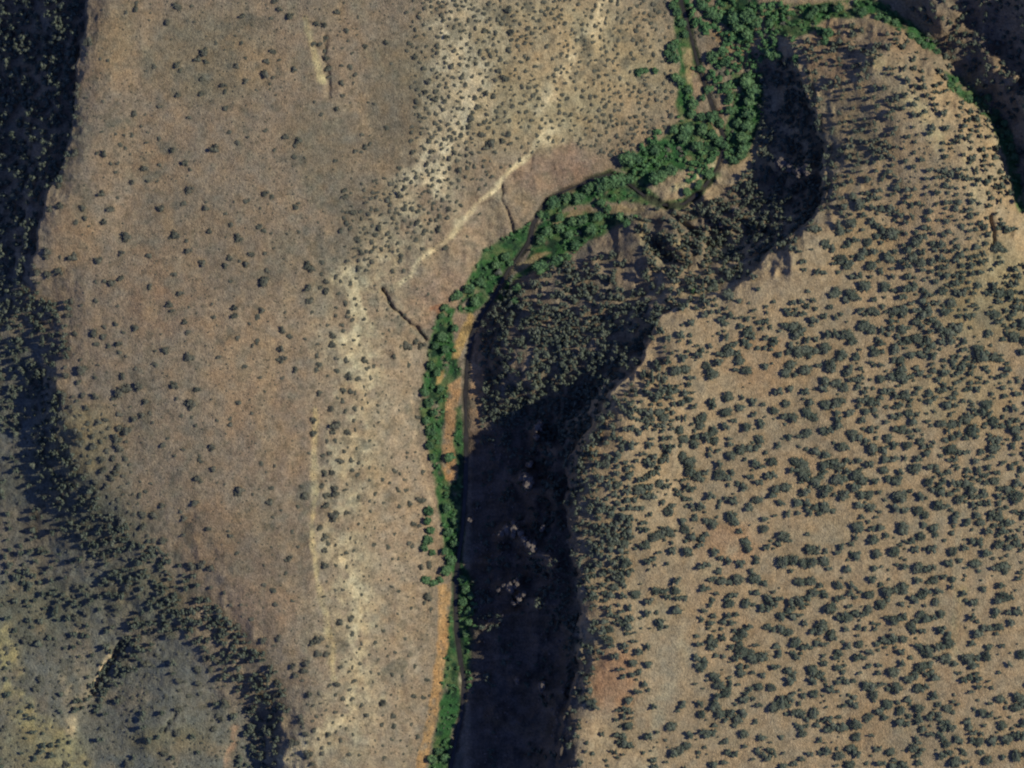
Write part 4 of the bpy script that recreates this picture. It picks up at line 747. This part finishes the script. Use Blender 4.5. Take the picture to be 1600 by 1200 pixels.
CLEAR = [(1075,900,22,50), (1140,860,40,14), (1230,600,22,30), (1360,470,26,20), (1420,690,18,24), (1300,950,18,24), (1230,1060,30,16), (1590,720,40,14), (1395,1060,30,14), (1250,440,60,12), (930,1130,20,40), (1560,1060,30,14), (1200,740,24,12), (1110,640,14,22), (1050,1010,42,95), (955,1065,36,55), (1280,830,48,24), (1345,1130,30,40), (990,690,45,30), (1390,1140,30,30), (1130,850,30,25), (1480,1065,40,16), (1487,960,14,60), (1010,940,50,30)]
def openness(u, v):
    m = np.ones(np.shape(u))
    for x, y, a, b_ in CLEAR: m = m * sstep(.8, 1.2, np.hypot((u - x) / a, (v - y) / b_))
    return m
jm += scatter(1800, (870, 540, 1080, 1010), (3.4, 6.8), lambda u, v: pm(NEARRIM)(u, v) * (.5 + .5 * openness(u, v)) * (.55 + .45 * cl(u, v, 818, 40)), .66)
jm += scatter(1500, (985, 290, 1300, 450), (3.2, 7), lambda u, v: pm(KNOB)(u, v) * (.35 + .65 * cl(u, v, 819, 40)), .6)
jm += scatter(2200, (900, 430, 1660, 1260), (3.6, 7.2), lambda u, v: pm(EAST)(u, v) * openness(u, v) * sstep(.02, .25, fbm(u, v, 807, 40, 3)) * .9, .48)
jm += scatter(2200, (900, 430, 1660, 1260), (1.6, 4.2), lambda u, v: pm(EAST)(u, v) * openness(u, v) * (.2 + .6 * cl(u, v, 817, 60)), .9)
jm += scatter(1600, (1330, 380, 1660, 860), (3.5, 7.0), lambda u, v: pm(FAREAST)(u, v) * (.3 + .7 * cl(u, v, 822, 40)), .68)
jm += [(u, v, r) for (u, v, r) in scatter(400, (1600, 400, 1700, 1260), (4, 7), lambda u, v: np.ones(np.shape(u)) * .7)]

bm_ = list(B_rest)
FLAT = [(1062,-60),(1200,-60),(1240,20),(1195,110),(1150,120),(1140,250),(1095,285),(1010,292),(960,262),(1010,225),(1050,180),(1085,100)]
bm_ += scatter(600, (950, -60, 1250, 300), (2.5, 5.5), lambda u, v: pm(FLAT)(u, v) * cl(u, v, 816, 30) * .8, .8)
bm_ += scatter(6500, (540, -60, 1060, 430), (2.6, 5.2), lambda u, v: pm(UPSLOPE)(u, v) * (.35 + .65 * cl(u, v, 811, 40)), .84)
bm_ += scatter(1700, (400, 430, 660, 1200), (2.0, 4.2), lambda u, v: pm(LEDGEBAND)(u, v) * cl(u, v, 812, 50) * .75, 1.3)
bm_ += scatter(3600, (-60, 600, 440, 1260), (1.7, 3.6), lambda u, v: pm(HILL)(u, v) * (.25 + .75 * cl(u, v, 813, 60)), 1.15)
bm_ += scatter(8000, (100, -60, 700, 1200), (.8, 1.9), lambda u, v: .2 + .8 * cl(u, v, 823, 60), 1.6)
bm_ += scatter(1500, (130, -60, 640, 1180), (1.2, 2.8), lambda u, v: cl(u, v, 814, 90) * .8, 2)
bm_ += scatter(900, (100, 560, 260, 900), (3.0, 5.4), lambda u, v: sstep(215, 180, u - .35 * (v - 700)) * .8, 1.05)
bm_ += scatter(700, (560, 430, 700, 1200), (1.4, 2.8), lambda u, v: sstep(680, 650, u) * .6, 1.6)
bm_ += scatter(1500, (1230, 40, 1600, 430), (1.6, 3.0), lambda u, v: pm(SPUR)(u, v) * .8, 1.1)
bm_ += scatter(700, (130, -60, 560, 160), (1.6, 3.4), lambda u, v: sstep(250, 350, u) * cl(u, v, 815, 50), 1.3)

GR = lambda u, v: np.max([poly_mask(u, v, p, 4) for p in GREEN], 0) * sstep(2, 6, dist_line(u, v, CREEK))
sandy = lambda u, v: 1 - np.max([poly_mask(u, v, p, 4) for p, c in SAND], 0)
wspots = spots; spots = Spots()
wm = scatter(2500, (950, -60, 1250, 300), (3.0, 7.5), lambda u, v: pm(FLAT)(u, v) * sstep(-.15, .15, fbm(u, v, 830, 45, 3)), .55)
wm += scatter(15000, (640, -60, 1640, 1260), (1.8, 4.4), lambda u, v: GR(u, v) * sandy(u, v) * (.45 + .55 * cl(u, v, 821, 22)), .5)

def build_mass(name, label, L, protos, mat, hs):
    L = np.array(offcreek(L)); zs = ground_z(L[:, 0], L[:, 1]); V = []; F = []; n = 0
    steep = np.clip(sample(slope, L[:, 0], L[:, 1]) * 2.2, 0, 1) if name == 'juniper_woodland' else np.zeros(len(L))
    for (u, v, r), z, st in zip(L, zs, steep):
        pv, pf = protos[random.randrange(len(protos))]
        a = random.random() * 6.283; c, s_ = math.cos(a), math.sin(a); k = r * S * 1.18
        x = pv[:, 0] * c - pv[:, 1] * s_; y = pv[:, 0] * s_ + pv[:, 1] * c
        V.append(np.stack([x * k + (u - 800) * S, y * k * random.uniform(.8, 1.1) + (600 - v) * S, pv[:, 2] * k * random.uniform(*hs) * (1 + .9 * st) + z * S], 1)); F.append(pf + n); n += len(pv)
    o = link(name, mesh_from(name, np.concatenate(V), np.concatenate(F), None, [mat])); o['kind'] = 'stuff'; o['label'] = label
    print(name, len(L))
    return o
build_mass('juniper_woodland', 'thick dark juniper woodland on the shaded slopes and smaller junipers between the single trees', jm, LIGHT['juniper'], m_juniper, (.9, 1.25))
build_mass('low_scrub', 'sparse low olive scrub speckling the slopes, ledges and mesa tops', bm_, LIGHT['bush'], m_bush, (.6, 1.0))
def rock_geo(seed):
    r = np.random.default_rng(seed); iv, jf = ICO1
    v = iv * (1 + .5 * (r.random(len(iv)) - .5))[:, None] * np.array([1, .8, .7]); v[:, 2] += .25
    return v, jf
spots = Spots()
rk_ = scatter(2600, (728, 620, 925, 1260), (.7, 2.6), lambda u, v: .7 * sstep(730, 750, u) * sstep(930, 890, u) * cl(u, v, 840, 40), .6)
rk_ += scatter(900, (1050, 100, 1300, 440), (.7, 2.4), lambda u, v: pm(NEWALL)(u, v) * cl(u, v, 841, 30), .6)
rk_ += scatter(700, (1400, -20, 1640, 330), (.8, 2.8), lambda u, v: pm(NECL)(u, v) * cl(u, v, 842, 30), .6)
build_mass('rock_rubble', 'fallen blocks and rubble under the shaded canyon walls', rk_, [rock_geo(950 + k) for k in range(5)], m_rock, (.7, 1.2))
build_mass('willow_thicket', 'bright green willow thicket lining the creek', wm, LIGHT['willow'], m_willow, (.8, 1.5))

# ---------------------------------------------------------------- rock towers that catch the sun in the shaded canyon
PL = []
for i, (u, v, r) in enumerate(PINNACLES):
    g0 = float(ground_z(u, v)); top = lit_z(u, v) + 4.0 + r * .2
    h = max(top - g0, 5)
    if h > 75: h = 75
    PL.append((u, v, r))
    rr_ = np.random.default_rng(900 + i)
    n = 11; lev = 8; V = []; F4 = []; F3 = []
    for c in range(4):
        a0 = rr_.random() * 6.28; off = 0 if c == 0 else r * (.45 + .4 * rr_.random()); ru = r * (.62 if c == 0 else .30 + .25 * rr_.random()); hh = h * (1 if c == 0 else .80 + .18 * rr_.random())
        cu_, cv_ = u + math.cos(a0) * off, v + math.sin(a0) * off * 1.3; b0 = len(V); ph = rr_.random(n) * .5
        for k in range(lev):
            t_ = k / (lev - 1); th = np.arange(n) * 2 * math.pi / n + ph
            rad = ru * (1.5 - .7 * t_ ** .6) * (1 + .5 * (rr_.random(n) - .5)) * (1.1 if k % 2 else .93)
            z = g0 - 4 + (hh + 4) * t_
            V += [((cu_ - 800 + math.cos(a) * q_) * S, (600 - cv_ + math.sin(a) * q_ * 1.2) * S, (z + rr_.normal() * .5) * S) for a, q_ in zip(th, rad)]
        V.append(((cu_ - 800) * S, (600 - cv_) * S, (g0 + hh + .15 * ru) * S))
        F4 += [[b0 + k * n + j, b0 + k * n + (j + 1) % n, b0 + (k + 1) * n + (j + 1) % n, b0 + (k + 1) * n + j] for k in range(lev - 1) for j in range(n)]
        F3 += [[b0 + (lev - 1) * n + j, b0 + (lev - 1) * n + (j + 1) % n, b0 + lev * n] for j in range(n)]
    o = link('rock_tower', mesh_from('rock_tower', V, F3, F4, [m_rock])); PL[-1] = (u, v, r, o)
RM = [("the lone lower sandbank tip", 742, 725), ("the canyon rim bend", 905, 930), ("the small rock bank on the creek", 722, 1075), ("the upper shaded wall rim", 1285, 300)]
MARKS_OLD = MARKS; MARKS = RM
for (u, v, r, o), lab in zip(PL, label_all([p[:3] for p in PL], 'sunlit rock tower', ('slender', 'blunt', 'wide'))):
    o['label'] = lab; o['category'] = 'rock tower'; o['group'] = 'rock towers catching light in the shaded canyon'
